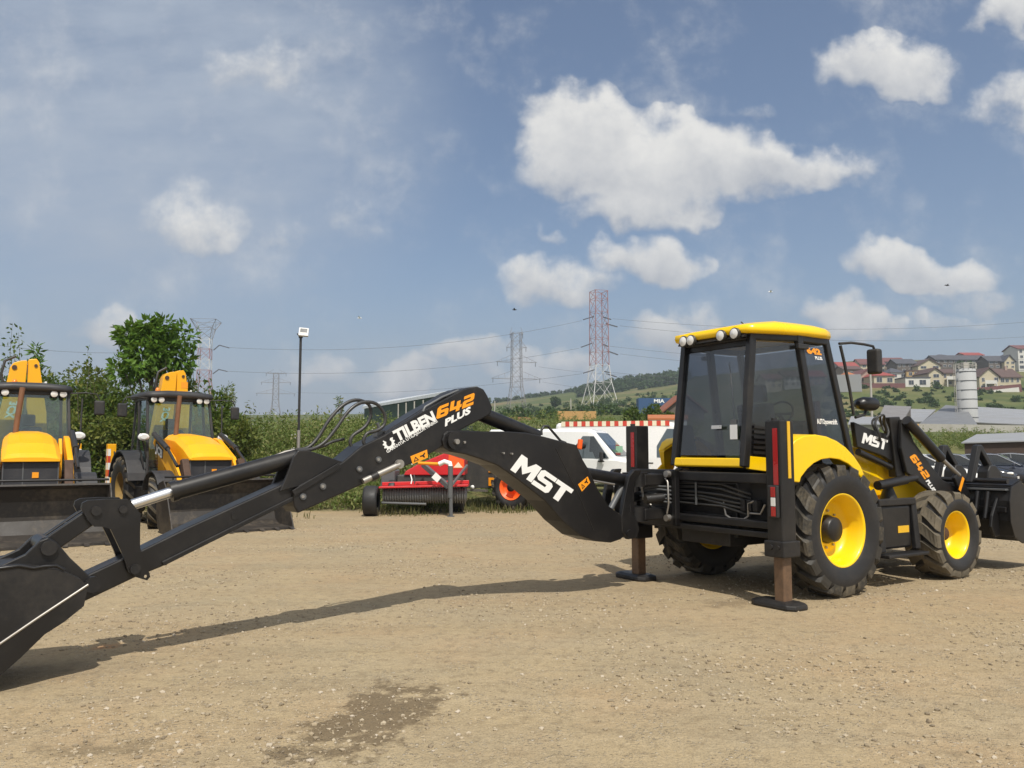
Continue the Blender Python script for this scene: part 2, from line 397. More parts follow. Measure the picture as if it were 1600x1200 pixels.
sand = g.mix(g.mr(nc, .50, .72, 0, .7), sand, (.185, .14, .085))
sand = g.mix(g.mr(g.noise(22, 5, .7, OB), .52, .7, 0, .6), sand, (.46, .375, .245))
sand = g.mix(g.mr(g.noise(70, 3, .7, OB), .52, .72, 0, .5), sand, (.15, .115, .075))
v1 = g.n('ShaderNodeTexVoronoi'); v1.inputs['Scale'].default_value = 34; g.l(OB, v1.inputs['Vector'])
v2 = g.n('ShaderNodeTexVoronoi'); v2.inputs['Scale'].default_value = 85; g.l(OB, v2.inputs['Vector'])
sel = g.math('MULTIPLY', g.mr(v1.outputs['Distance'], .22, .34, 1, 0), g.mr(g.noise(3.1, 4, .6, OB), .46, .6))
peb = g.ramp(v1.outputs['Color'], [(0, (.17, .14, .10)), (.5, (.36, .30, .22)), (1, (.56, .51, .43))])
sand = g.mix(g.math('MULTIPLY', sel, .75), sand, peb)
sel2 = g.mr(v2.outputs['Distance'], .2, .35, .5, 0)
peb2 = g.ramp(v2.outputs['Color'], [(0, (.2, .165, .12)), (.55, (.37, .31, .22)), (1, (.5, .45, .37))])
sand = g.mix(sel2, sand, peb2)
# damp patches: soaked fines with a ragged outline
def patch(cx, cy, rx, ry, rot, soft=.55, lo=0.35):
    mp = g.n('ShaderNodeMapping'); mp.vector_type = 'TEXTURE'; mp.inputs['Location'].default_value = (cx, cy, 0); mp.inputs['Rotation'].default_value = (0, 0, rot); mp.inputs['Scale'].default_value = (rx, ry, 1)
    g.l(OB, mp.inputs[0]); s2 = g.n('ShaderNodeSeparateXYZ'); g.l(mp.outputs[0], s2.inputs[0])
    ax = g.math('ABSOLUTE', s2.outputs[0]); ay = g.math('ABSOLUTE', s2.outputs[1])
    d = g.math('MAXIMUM', ax, ay)
    nz = g.math('ADD', g.math('MULTIPLY', g.noise(3.2, 7, .72, OB), .8), g.math('MULTIPLY', nc, .45))
    e = g.math('ADD', g.math('SUBTRACT', 1.0, d), g.math('MULTIPLY', g.math('SUBTRACT', nz, .62), 3.2))
    return g.math('MULTIPLY', g.mr(e, lo, lo+soft), g.mr(d, 1.0, 1.15, 1, 0))
a_ = GP(640, 1085); b_ = GP(520, 1165)
pc = (a_+b_)/2; d_ = a_-b_
damp = patch(pc.x, pc.y, d_.length*.78, .36, math.atan2(d_.y, d_.x), .3, .1)
sand = g.mix(g.math('MULTIPLY', damp, .74), sand, (.115, .085, .052))
p2 = GP(160, 1172); damp2 = patch(p2.x, p2.y, .38, .13, .2, .7, .1); sand = g.mix(g.math('MULTIPLY', damp2, .55), sand, (.12, .095, .06))
p3 = GP(1140, 942); damp3 = patch(p3.x, p3.y, .33, .22, .2, .7, .05); sand = g.mix(g.math('MULTIPLY', damp3, .5), sand, (.16, .12, .075))
p4 = GP(165, 1010); rs = patch(p4.x, p4.y, .16, .12, .2, .8, .2); sand = g.mix(g.math('MULTIPLY', rs, .6), sand, (.40, .2, .09))
turf = g.mix(g.mr(nb, .35, .68), (.075, .09, .03), (.16, .135, .06))
# boundary of yard and turf in the place itself: further back on the right
ed = g.math('ADD', sp.outputs[1], g.math('MULTIPLY', g.math('SUBTRACT', nb, .5), 3.0))
ed = g.math('SUBTRACT', ed, g.mr(sp.outputs[0], 1, 9, 0, 24))
far = g.mr(ed, 20.6, 21.9)
g.set(Base_Color=g.mix(far, sand, turf), Roughness=.95); g.b.inputs['Specular IOR Level'].default_value = .15
hgt = g.math('ADD', g.math('ADD', g.math('MULTIPLY', nc, .7), g.math('MULTIPLY', ne, .35)), g.math('ADD', g.math('MULTIPLY', sel, .5), g.math('MULTIPLY', sel2, .35)))
g.bump(hgt, .75, .03)
build_terrain('ground', -20, 39.8, g.m, 'dry tan gravel of the machinery yard with damp stains')
h = NT('hill_grass')
tch = h.n('ShaderNodeTexCoord'); OB = tch.outputs['Object']
ha = h.noise(.018, 6, .62, OB); hb = h.noise(.07, 6, .65, OB); hc = h.noise(.5, 4, .6, OB)
col = h.ramp(ha, [(.32, (.055, .082, .024)), (.46, (.085, .11, .035)), (.56, (.15, .145, .06)), (.66, (.20, .155, .08))])
col = h.mix(h.mr(hb, .5, .72, 0, .7), col, (.04, .065, .02)); col = h.mix(h.mr(hc, .4, .7, 0, .4), col, (.13, .13, .05))
h.set(Base_Color=col, Roughness=.95); h.b.inputs['Specular IOR Level'].default_value = .1; h.bump(hb, .5, 1.0)
build_terrain('hill', 39.6, 1500, h.m, 'grassy hillside with dry patches rising to the right')

# loose stones lying about (nobody could count them)
def stones(n, x0, x1, y0, y1, smin, smax):
    ico = bmesh.new(); bmesh.ops.create_icosphere(ico, subdivisions=1, radius=1)
    bv = np.array([v.co[:] for v in ico.verts]); bf = np.array([[v.index for v in f.verts] for f in ico.faces]); ico.free()
    V = []; Fq = []
    k = 0
    while k < n:
        y = y0+(y1-y0)*RNG.random()**1.6; x = RNG.uniform(x0, x1)
        if abs(x) > .75*y+.6: continue
        if math.sin(x*1.7+y*.9)+math.sin(x*.6-y*2.1)+RNG.normal()*.8 < .25: continue
        s = smin*(smax/smin)**(RNG.random()**2.6)
        q = bv*(1+RNG.normal(0, .16, (len(bv), 1)))*np.array([1, RNG.uniform(.6, 1), RNG.uniform(.4, .75)])*s
        a = RNG.uniform(0, 2*PI); c, sn = math.cos(a), math.sin(a)
        q = q @ np.array([[c, sn, 0], [-sn, c, 0], [0, 0, 1]])
        V.append(q+[x, y, s*.18]); Fq.append(bf+k*len(bv)); k += 1
    return np.vstack(V), np.vstack(Fq)
t = NT('loose_stone'); gg = t.n('ShaderNodeNewGeometry')
t.set(Base_Color=t.ramp(gg.outputs['Random Per Island'], [(0, (.19, .15, .10)), (.5, (.31, .25, .165)), (.92, (.40, .335, .24)), (1, (.46, .40, .32))]), Roughness=.9); t.bump(t.noise(60, 3), .3, .004)
V, Fq = stones(42000, -9, 11, 3.2, 19, .004, .021)
tag(np_mesh('loose_stones', V, Fq, t.m), 'loose gravel stones scattered over the yard', None, None, 'stuff')

# ------------------------------------------------------------------ foliage
def leaves(P, N, size, aspect=.45, droop=.2):
    """one small folded leaf per point; P (n,3), N (n,3) outward directions"""
    n = len(P); d = N+RNG.normal(0, .7, (n, 3)); d[:, 2] -= droop; d /= np.linalg.norm(d, axis=1)[:, None]+1e-9
    u = np.cross(d, RNG.normal(0, 1, (n, 3))); u /= np.linalg.norm(u, axis=1)[:, None]+1e-9
    nn_ = np.cross(d, u); L = size*RNG.uniform(.65, 1.3, n)[:, None]; Wd = L*aspect
    a = P; b = P+d*L*.45+u*Wd*.5+nn_*L*.08; c = P+d*L; e = P+d*L*.45-u*Wd*.5+nn_*L*.08
    V = np.stack([a, b, c, e], 1).reshape(-1, 3); i = np.arange(n)*4
    return V, np.stack([i, i+1, i+2, i+3], 1)
def crown_points(n, c, rad, lumps, seed, fill=.55, spread=.78, lo=.22, hi=.42):
    rng = np.random.default_rng(seed); Ps = []; Ns = []
    cs = []
    for k in range(lumps):
        d = rng.normal(0, 1, 3); d /= np.linalg.norm(d); r = rng.uniform(.25, .95)
        cs.append((np.array(c)+d*r*np.array(rad)*spread, np.array(rad)*rng.uniform(lo, hi)))
    per = n//lumps
    for (cc, rr) in cs:
        m = int(per*rng.uniform(.6, 1.4)); d = rng.normal(0, 1, (m, 3)); d /= np.linalg.norm(d, axis=1)[:, None]
        r = rng.uniform(fill, 1.05, (m, 1))**.7; Ps.append(cc+d*r*rr*rng.uniform(.85, 1.15, (m, 1))); Ns.append(d)
    return np.vstack(Ps), np.vstack(Ns), cs
def tree(name, label, x, y, H, rad, trunk_h, nleaf, lsize, mat, seed, lumps=14, group=None, cat='tree', aspect=.45, sprigs=0, **cp):
    z0 = height(x, y)
    t = thing(name, label, cat, (x, y, z0), 0, group)
    rng = random.Random(seed); mb = MB(); c = (0, 0, H-rad[2]*.95)
    P, N, cs = crown_points(nleaf, c, rad, lumps, seed, **cp)
    top = Vector((rng.uniform(-.1, .1), rng.uniform(-.1, .1), c[2]))
    tr = .035*H*.55
    mb.tube([(0, 0, -.15), tuple(top*.4), tuple(top*.8), tuple(top)], tr, 8, True, tr*.35)
    for (cc, rr) in cs[:9]:
        st = top*rng.uniform(.45, .95); mid = (st+Vector(cc))/2+Vector((0, 0, -.05*H))
        mb.tube([st, mid, Vector(cc)], tr*.38, 5, True, tr*.08)
    extra = []
    for k in range(sprigs):
        a = rng.uniform(0, 2*PI); b = Vector((math.cos(a)*rad[0]*.6, math.sin(a)*rad[1]*.6, c[2]+rad[2]*.5))
        e = b+Vector((rng.uniform(-.3, .3), rng.uniform(-.2, .2), rad[2]*rng.uniform(.5, .95))); mb.tube([top*.85, (top+b)/2, b, (b+e)/2, e], tr*.22, 5, True, tr*.05)
        for q in np.linspace(.15, 1.05, 26): extra.append(np.array(b.lerp(e, q))+RNG.normal(0, .07, 3))
    if extra: P = np.vstack([P, np.array(extra)]); N = np.vstack([N, RNG.normal(0, .6, (len(extra), 3))])
    mb.build('trunk', M['bark'], t)
    V, Fq = leaves(P, N, lsize, aspect); np_mesh('crown', V, Fq, mat, t); return t

# the walnut sapling tree that rises over the hedge
q = WP(237, 600, 23.0)
tree('walnut_tree', 'bright green leafy tree rising above the hedge, the tallest at left', q.x, 23.0, 5.25, (1.15, 1.05, 1.2), 2.6, 2700, .22, M['leaf2'], 8, 26, spread=.98, lo=.16, hi=.36)
HEDGE = [(-20, 24.5, 3.1, 1.7), (20, 22.5, 3.2, 1.4), (75, 23.5, 3.55, 1.5), (120, 24.5, 3.3, 1.45), (155, 22.2, 3.0, 1.3), (185, 24.8, 3.35, 1.5), (225, 22.6, 2.95, 1.25),
         (262, 24.4, 3.2, 1.3), (300, 23.2, 3.25, 1.3), (335, 24.6, 2.8, 1.2), (362, 22.8, 2.35, 1.0), (-70, 23.0, 3.3, 1.8), (105, 21.8, 2.5, 1.2), (150, 26.5, 3.6, 1.5), (55, 27, 3.9, 1.5), (250, 26.5, 3.6, 1.4)]
for i, (u, Y, H, r) in enumerate(HEDGE):
    q = WP(u, 700, Y); z0 = height(q.x, Y)
    tree('hedge_bush', 'dense green hedge bush growing behind the parked yellow diggers', q.x, Y, H-z0*.35, (r, r*.85, H*.5), .8, 5200, .14, M[('leaf', 'leaf3', 'leaf')[i % 3]], 40+i, 18, 'bushes of the hedge behind the diggers', 'bush', .5, 2)
q = WP(48, 600, 21.9)
tree('sapling', 'thin sapling shoot sticking up above the hedge at far left', q.x, 21.9, 4.45, (.28, .28, .62), 3.2, 130, .22, M['leaf2'], 91, 4, cat='sapling', aspect=.3)
q = WP(358, 640, 28)
tree('sapling', 'slender pale sapling on the bank right of the hedge', q.x, 28, 2.9, (.3, .3, 1.1), 1.0, 420, .13, M['weed'], 92, 6, cat='sapling', aspect=.3)
q = WP(530, 640, 29)
tree('sapling', 'lone spindly sapling on the bank right of the lamp post', q.x, 29, 2.3, (.14, .14, .8), 1.0, 90, .16, M['weed'], 93, 4, cat='sapling', aspect=.25)
q = WP(668, 640, 31)
tree('shrub', 'yellowish feathery shrub in front of the green shed', q.x, 31, 2.3, (.75, .6, 1.0), .5, 2600, .12, M['drygrass'], 94, 9, cat='shrub', aspect=.25)

# weeds covering the bank and the field edge (nobody could count them)
def weeds(name, label, spots, mat, hmin, hmax, width, per=1):
    V = []; Fq = []; k = 0
    for (x, y, z, s) in spots:
        a = RNG.uniform(0, 2*PI); H = RNG.uniform(hmin, hmax)*s; lean = RNG.normal(0, .22, 2)*H; wv = width*RNG.uniform(.6, 1.4)
        c, sn = math.cos(a)*wv, math.sin(a)*wv
        V += [(x-c, y-sn, z-.05), (x+c, y+sn, z-.05), (x+c*.7+lean[0]*.5, y+sn*.7+lean[1]*.5, z+H*.6), (x-c*.7+lean[0]*.5, y-sn*.7+lean[1]*.5, z+H*.6), (x+lean[0], y+lean[1], z+H)]
        Fq += [(k, k+1, k+2, k+3), (k+3, k+2, k+4, k+4)]; k += 5
    me = bpy.data.meshes.new(name); me.from_pydata(V, [], [f if f[2] != f[3] else f[:3] for f in Fq]); me.update()
    return tag(link(name, me, mat), label, None, None, 'stuff')
def weedleaf(name, label, pts, hs, mat, lsize, per):
    P = []
    for (x, y, z, s) in pts:
        m = per; hh = hs*s*RNG.uniform(.35, 1.15)
        ang = RNG.uniform(0, 2*PI, m); rr = RNG.uniform(0, .22, m); zz = RNG.uniform(0, 1, m)**.8*hh
        P.append(np.stack([x+np.cos(ang)*rr, y+np.sin(ang)*rr, z+zz], 1))
    P = np.vstack(P); N = RNG.normal(0, .5, P.shape); N[:, 2] += .5
    V, Fq = leaves(P, N, lsize, .4, -.1); return tag(np_mesh(name, V, Fq, mat), label, None, None, 'stuff')
pts = []
while len(pts) < 3600:
    x, y = RNG.uniform(-17, 2.5), RNG.uniform(21.2, 34)
    if x > -1.5 and y < 24: continue
    s = .45+.55*sstep(21.2, 24, y)
    s *= .75+.5*(math.sin(x*1.3+1)*math.sin(y*.9)+1)/2
    if x > -2.5: s *= .7
    pts.append((x, y, height(x, y), s))
weedleaf('bank_weeds', 'leafy green weeds covering the earth bank behind the lamp post', pts, 1.12, M['weed'], .12, 34)
pts = []
while len(pts) < 5000:
    x, y = RNG.uniform(-9, 3.5), RNG.uniform(18.6, 23.5)
    if math.sin(x*2.1+y)+math.sin(x*.9-1.7*y)+RNG.normal()*.6+(y-20.6)*1.1 < .3: continue
    pts.append((x, y, height(x, y), RNG.uniform(.4, 1)))
weeds('grass_fringe', 'dry yellowish grass along the back edge of the gravel', pts, M['drygrass'], .05, .28, .012)
pts = []
while len(pts) < 2600:
    y = 42+RNG.random()**1.5*38; x = RNG.uniform(-.25, .85)*y
    if x/y > .3 and y < 52: continue
    pts.append((x, y, height(x, y), RNG.uniform(.6, 1.25)*(.75 if x/y > .3 else 1)))
weedleaf('field_weeds', 'tall scrubby weeds beyond the vans and parked cars', pts, 1.45, M['weed'], .17, 40)
# white flower heads among the weeds
fl = MB()
for k in range(34):
    x, y = RNG.uniform(-9, 1.5), RNG.uniform(22.5, 27); z = height(x, y)+RNG.uniform(.6, 1.5)
    for j in range(3): fl.box((x+RNG.normal(0, .05), y+RNG.normal(0, .05), z+RNG.normal(0, .03)), (.035, .035, .012))
tag(fl.build('white_flowers', M['white']), 'white wild flower heads among the bank weeds', None, None, 'stuff')

# ------------------------------------------------------------------ the black and yellow backhoe loader
A0, A1 = GP(1300, 930), GP(1480, 902)                  # near rear and near front wheel contacts
HD = math.atan2(A1.y-A0.y, A1.x-A0.x); WB = (A1-A0).length
FWD = Vector((math.cos(HD), math.sin(HD), 0)); LFT = Vector((-math.sin(HD), math.cos(HD), 0))
O = A0+LFT*.92
main = thing('backhoe_loader', 'large black and yellow backhoe loader with its digging arm stretched out across the gravel', 'backhoe loader', O, HD)
CL = Vector(((CAM-O).dot(FWD), (CAM-O).dot(LFT), CAM_H))
ARM = 0.0; SWING = R(4.5)                              # the digging arm is swung a little towards the camera's side
def LP(u, v, y):                                       # the machine's own side plane y = const seen at a pixel -> (x, z)
    d = ray(u, v); dl = Vector((d.dot(FWD), d.dot(LFT), d.z)); o_ = CL
    if ARM:
        q_ = Matrix.Rotation(-ARM, 3, 'Z'); pv = Vector((-1.42, .62, 0)); dl = q_ @ dl; o_ = q_ @ (CL-pv)+pv
    t = (y-o_.y)/dl.y
    return (o_.x+dl.x*t, o_.z+dl.z*t)
def L3(u, v, y): p = LP(u, v, y); return Vector((p[0], y, p[1]))
def poly(px, y): return [LP(u, v, y) for u, v in px]

def tyre(mb, Rr, Wd, rim, nl, lh, c=(0, 0, 0), ag=False, lugw=.075, turn=1):
    h = Wd/2; Rc = Rr-lh; th = Rc-rim
    prof = [(rim-.02, -h*.62), (rim, -h*.78), (rim+th*.12, -h*.86), (rim+th*.45, -h*1.0), (rim+th*.72, -h*.98), (rim+th*.90, -h*.88), (Rc-.008, -h*.72), (Rc, -h*.4), (Rc+.004, 0)]
    prof = prof+[(r, -z) for r, z in prof[-2::-1]]
    mb.mi = 0; mb.lathe([(r, z) for r, z in prof], c, 'y', 48)
    mb.mi = 1
    c = Vector(c)
    for side in (-1, 1):
        for k in range(nl):
            a0 = 2*PI*(k+(.5 if side > 0 else 0))/nl
            path = []
            for s in (-.06, .18, .42, .66, .86, .97, 1.0):
                yy = side*h*s*.98
                if s <= .86: rb, rt = Rc-.01, Rr-.012*max(0, s)**3
                elif s < 1.0: rb, rt = Rc-.05, Rr-.024
                else: rb, rt = Rc-.09, Rr-.062
                da = turn*(.34 if ag else .25)*(max(0, s)**(1.0 if ag else 1.2))*(.7/Rr)
                wl = lugw*(1.0+.25*s)/Rr/2
                path.append((yy, a0+da, rb, rt, wl))
            vs = []
            for (yy, a, rb, rt, wl) in path:
                for (rr, aa) in ((rb, a-wl*1.25), (rt, a-wl), (rt, a+wl), (rb, a+wl*1.25)):
                    vs.append(c+Vector((rr*math.cos(aa), yy, rr*math.sin(aa))))
            K = len(path); fs = []
            for i in range(K-1):
                for q in range(3): fs.append((i*4+q, i*4+q+1, i*4+4+q+1, i*4+4+q))
            fs += [(0, 1, 2, 3), (K*4-4, K*4-3, K*4-2, K*4-1)]
            mb.add(vs, fs)
    mb.mi = 0
def wheel(parent, c, side, Rr, Wd, rim, nl, lh, rimmat, hubmat, treadmat, hubr, hublen, ag=False, dish=.10, nb=10, lugw=.075, turn=1, name='wheel'):
    """side -1: outer face towards -y"""
    c = Vector(c); s = side; o = Wd/2
    hub = MB(); hub.lathe([(0, s*(-o*.1+hublen)), (hubr*.8, s*(-o*.1+hublen)), (hubr*.95, s*(-o*.1+hublen-.015)), (hubr, s*(-o*.1+.02)), (hubr*1.1, s*(-o*.1)), (hubr*1.1, s*(-o*.1-.12)), (.07, s*(-o*.1-.12)), (.07, s*(-o-.25)), (0, s*(-o-.25))], c, 'y', 24)
    wh = hub.build(name, hubmat, parent, 0)
    mb = MB(); tyre(mb, Rr, Wd, rim, nl, lh, c, ag, lugw, turn*1); mb.build('tyre', [M['rubber'], treadmat], wh)
    rm = MB(); r = rim
    rm.lathe([(r+.012, s*o*.76), (r+.016, s*o*.80), (r-.002, s*o*.80), (r-.02, s*o*.72), (r-.03, s*o*.45), (r-.055, s*o*.25), (r-.06, s*(-dish+.06)), (r-.10, s*(-dish)), (hubr*1.7, s*(-dish)), (hubr*1.25, s*(-dish+.02)), (hubr*1.02, s*(-dish+.02)), (hubr*1.02, s*(-dish-.02)), (r-.075, s*(-dish-.05)), (r-.03, s*(-o*.5)), (r-.03, s*(-o*.72)), (r+.012, s*(-o*.78))], c, 'y', 48)
    rmo = rm.build('rim', rimmat, wh)
    for k in range(nb):
        a = 2*PI*k/nb+.2; p = c+Vector((math.cos(a)*hubr*1.42, s*(-dish), math.sin(a)*hubr*1.42))
        b = MB(); b.cyl(p-Vector((0, s*.01, 0)), p+Vector((0, s*.035, 0)), .014, 6); b.build('bolt', M['steel'], wh)
    return wh
RW, FW = .705, .53
for sy in (-1, 1):
    wheel(main, (0, sy*.92, RW), sy, RW, .42, .385, 18, .04, M['yellow'], M['black'], M['wornlug'], .14, .10, False, .06, 10, .12, name='rear_wheel')
    wheel(main, (WB, sy*.885, FW), sy, FW, .45, .285, 15, .035, M['yellow'], M['rustdark'], M['dusty'], .085, .07, False, .05, 8, .125, name='front_wheel')

# chassis
ch = MB()
ch.b2((-.95, -.36, .52), (WB+.75, .36, .86)); ch.b2((-.9, -.42, .62), (.9, .42, 1.2)); ch.cyl((0, -.72, RW), (0, .72, RW), .13, 16); ch.cyl((WB, -.76, FW), (WB, .76, FW), .09, 14)
ch.b2((WB-.18, -.25, .40), (WB+.18, .25, .70)); ch.b2((WB+.5, -.42, .6), (WB+.8, .42, 1.25))
ch.build('chassis', M['blackdull'], main, .012)
hood = MB()
prof = [(.72, .86), (.72, 1.62), (1.2, 1.62), (2.0, 1.52), (WB+.45, 1.40), (WB+.62, 1.30), (WB+.66, .86)]
hood.prism(prof, -.41, .41); hd = hood.build('hood', M['yellow'], main, .035, 3)
gr = MB(); gr.b2((WB+.662, -.34, .9), (WB+.69, .34, 1.26)); gr.build('front_grille', M['grill'], hd)
ex = MB(); ex.tube([(1.35, .18, 1.5), (1.35, .18, 2.0), (1.33, .18, 2.2)], .045, 12); ex.build('exhaust_pipe', M['rust'], hd)
# battery / tank box with step on the near side, framed in black
for sy in (-1, 1):
    b = MB(); b.b2((.92, sy*.62, .42), (1.5, sy*.95, .92)); side = b.build('side_tank', M['black'], main, .03)
    st = MB()
    for x in (.86, 1.56): st.beam((x, sy*.93, .95), (x, sy*.97, .40), .10, .06, (0, 1, 0))
    st.beam((.84, sy*.94, .96), (1.58, sy*.94, .96), .07, .08); st.beam((.82, sy*1.0, .36), (1.62, sy*1.0, .36), .18, .04)
    st.build('step_frame', M['blackdull'], main, .012)
    lb = MB(); lb.b2((1.22, sy*.952, .60), (1.44, sy*.957, .68)); lb.build('warning_sticker', M['striptape'], side)
    gd = MB(); gd.prism([(1.62, 1.15), (1.80, 1.15), (1.86, .95), (1.98, .62), (1.94, .60), (1.76, .84), (1.62, .9)], sy*.5, sy*.54); gd.build('axle_guard', M['yellow'], main, .01)
cn = MB(); p = L3(1388, 770, -.62); cn.lathe([(0, .10), (.05, .10), (.055, .06), (.10, -.06), (.11, -.12), (0, -.12)], p, 'z', 20); cn.build('horn', M['blackdull'], main)

# rear fenders
def fender(sy):
    ym = sy*1.09
    outl = [(1240, 753), (1235, 738), (1233, 702), (1243, 688), (1256, 681), (1275, 679), (1292, 682), (1308, 689), (1322, 699), (1335, 713), (1345, 728), (1352, 745), (1356, 762)]
    inner = [(1352, 760), (1345, 746), (1337, 735), (1326, 725), (1312, 718), (1298, 716), (1284, 718), (1272, 724), (1262, 733), (1252, 746), (1250, 754)]
    a = poly(outl, -1.09); b = poly(inner, -1.09)
    if sy > 0: a = [(p[0]+.34*max(0, 1-i/7), p[1]) for i, p in enumerate(a)]
    mb = MB(); n = len(a)
    # side skin with the arch, plus the roof of the arch running in to the cab
    mb.prism(a+b, ym, ym-sy*.03)
    ri_ = lambda i: ym-sy*(.05, .05, .10, .24, .32)[min(i, 4)]
    vs = [(p[0], ym-sy*.005, p[1]-.002) for p in a]+[(p[0], ym-sy*.02, p[1]) for p in a]+[(p[0]+.0, ri_(i), p[1]+.012) for i, p in enumerate(a)]
    vs2 = [(p[0], ym-sy*.031, p[1]-.03) for p in a]+[(p[0], ri_(i), p[1]-.02) for i, p in enumerate(a)]
    fs = [(n+i, n+i+1, 2*n+i+1, 2*n+i) for i in range(n-1)]
    mb.add(vs, fs, True); mb.add(vs2, [(i, n+i, n+i+1, i+1) for i in range(n-1)], True)
    return mb.build('fender', M['yellow'], main, .012, 3)
fender(-1); fender(1)

# cab
cab = MB()
ZB, ZT = 1.45, 2.83
def lerp(a, b, t): return tuple(x+(y-x)*t for x, y in zip(a, b))
CB = {'r': (-.87, .52), 'b': (.11, .71), 'f': (.74, .70)}; CT = {'r': (-.69, .50), 'b': (-.11, .665), 'f': (.42, .64)}
def cv(k, sy, z): t = (z-ZB)/(ZT-ZB); x = CB[k][0]+(CT[k][0]-CB[k][0])*t; y = CB[k][1]+(CT[k][1]-CB[k][1])*t; return Vector((x, sy*y, z))
low = MB()
low.prism([(-.25, .80), (-.25, 1.3), (-.84, 1.36), (-.84, 1.42), (.72, 1.42), (.80, 1.05), (.80, .80)], -.52, .52)
low.b2((-.22, -.69, .95), (.76, .69, 1.40))
lower = low.build('cab_lower_body', M['blackdull'], main, .01)
fr = MB()
for sy in (-1, 1):
    for k, wd, z0 in (('r', .075, 1.38), ('b', .07, 1.36), ('f', .06, 1.0)):
        fr.beam(cv(k, sy, z0), cv(k, sy, ZT+.03), wd, wd+.02, (1, 0, 0))
    fr.beam(cv('r', sy, ZT), cv('b', sy, ZT), .07, .10); fr.beam(cv('b', sy, ZT), cv('f', sy, ZT), .07, .10)
    fr.beam(cv('f', sy, 1.02), (cv('b', sy, 1.02)), .05, .06)
for k, z in (('r', ZT), ('f', ZT), ('f', 1.42)): fr.beam(cv(k, -1, z), cv(k, 1, z), .07, .09)
fr.b2((-.68, -.48, 2.72), (-.63, .48, 2.84))
cabf = fr.build('cab_frame', M['black'], main, .012)
ys_ = MB(); a, b = cv('r', -1, 1.36), cv('r', 1, 1.36)
ys_.prism([(-.905, 1.37), (-.925, 1.385), (-.912, 1.475), (-.86, 1.475), (-.86, 1.37)], -.50, .50); ys_.build('rear_sill', M['yellow'], main, .012, 3)
for sy in (-1, 1):
    q = MB(); v = [cv('r', sy, 1.36)+Vector((.03, sy*.02, 0)), cv('r', sy, 1.50)+Vector((.03, sy*.02, 0)), cv('r', sy, 1.48)*.72+cv('b', sy, 1.48)*.28+Vector((0, sy*.02, 0)), cv('r', sy, 1.33)*.72+cv('b', sy, 1.33)*.28+Vector((0, sy*.02, 0))]
    q.add(v+[p-Vector((0, sy*.03, 0)) for p in v], [(0,1,2,3),(7,6,5,4),(0,4,5,1),(1,5,6,2),(2,6,7,3),(3,7,4,0)]); q.build('corner_panel', M['yellow'], main, .006)
    # louvred vent between the pillar and the fender
    vt = MB()
    e0, e1 = cv('r', sy, 1.5), cv('b', sy, 1.5)
    for i in range(6):
        z = 1.54+i*.055; a = cv('r', sy, z); b = cv('b', sy, z); p0 = a.lerp(b, .08)+Vector((0, sy*.02, 0)); p1 = a.lerp(b, .42)+Vector((0, sy*.02, -.02))
        vt.beam(p0, p1, .035, .03)
    a = [cv('r', sy, 1.50).lerp(cv('b', sy, 1.50), .06), cv('r', sy, 1.50).lerp(cv('b', sy, 1.50), .44), cv('r', sy, 1.86).lerp(cv('b', sy, 1.86), .3), cv('r', sy, 1.86).lerp(cv('b', sy, 1.86), .06)]
    vt.add(a+[p-Vector((0, sy*.02, 0)) for p in a], [(0,1,2,3),(7,6,5,4),(0,4,5,1),(1,5,6,2),(2,6,7,3),(3,7,4,0)])
    vt.build('louvre_vent', M['black'], main)
def pane(name, pts, inset=.03):
    pts = [Vector(p) for p in pts]; c = sum(pts, Vector())/len(pts); n = (pts[1]-pts[0]).cross(pts[2]-pts[0]).normalized()
    pts = [p+(c-p).normalized()*inset for p in pts]; mb = MB(); k = len(pts)
    mb.add([p+n*.003 for p in pts]+[p-n*.003 for p in pts], [tuple(range(k)), tuple(range(k, 2*k))[::-1]]+[(i, k+i, k+(i+1)%k, (i+1)%k) for i in range(k)])
    return mb.build(name, M['glass'], main)
rw = pane('rear_window', [cv('r', -1, 1.48), cv('r', 1, 1.48), cv('r', 1, 2.74), cv('r', -1, 2.74)])
for sy in (-1, 1):
    z1 = 1.42
    pane('quarter_window', [cv('r', sy, 1.86), cv('b', sy, 1.42), cv('b', sy, 2.79), cv('r', sy, 2.79)])
    dw = pane('door_window', [cv('b', sy, 1.06), cv('f', sy, 1.06), cv('f', sy, 2.79), cv('b', sy, 2.79)])
    for z in (1.52, 2.72):
        hb = MB(); p = cv('b', sy, z)+Vector((0, sy*.05, 0)); hb.b2(p-Vector((.10, .02, .028)), p+Vector((.08, .02, .028))); hb.build('door_hinge', M['plastic'], cabf, .008)
pane('windscreen', [cv('f', -1, 1.44), cv('f', 1, 1.44), cv('f', 1, 2.79), cv('f', -1, 2.79)])
wp = MB(); p0 = Vector((-.80, -.33, 1.88)); p1 = Vector((-.742, -.24, 2.42)); wp.tube([p0, p1], .009, 6); wp.tube([p1, p1+Vector((.02, .04, .12))], .006, 6); wp.b2((-.83, -.37, 1.84), (-.79, -.30, 1.90)); wp.build('rear_wiper', M['steelgrey'], rw)
sk = MB(); sk.b2((-.868, -.42, 1.68), (-.862, -.32, 1.84)); sk.build('paper_notice', M['lens'], rw)
sk = MB(); sk.b2((-.872, -.20, 1.80), (-.866, -.05, 1.84)); sk.build('sticker', M['silver'], rw)
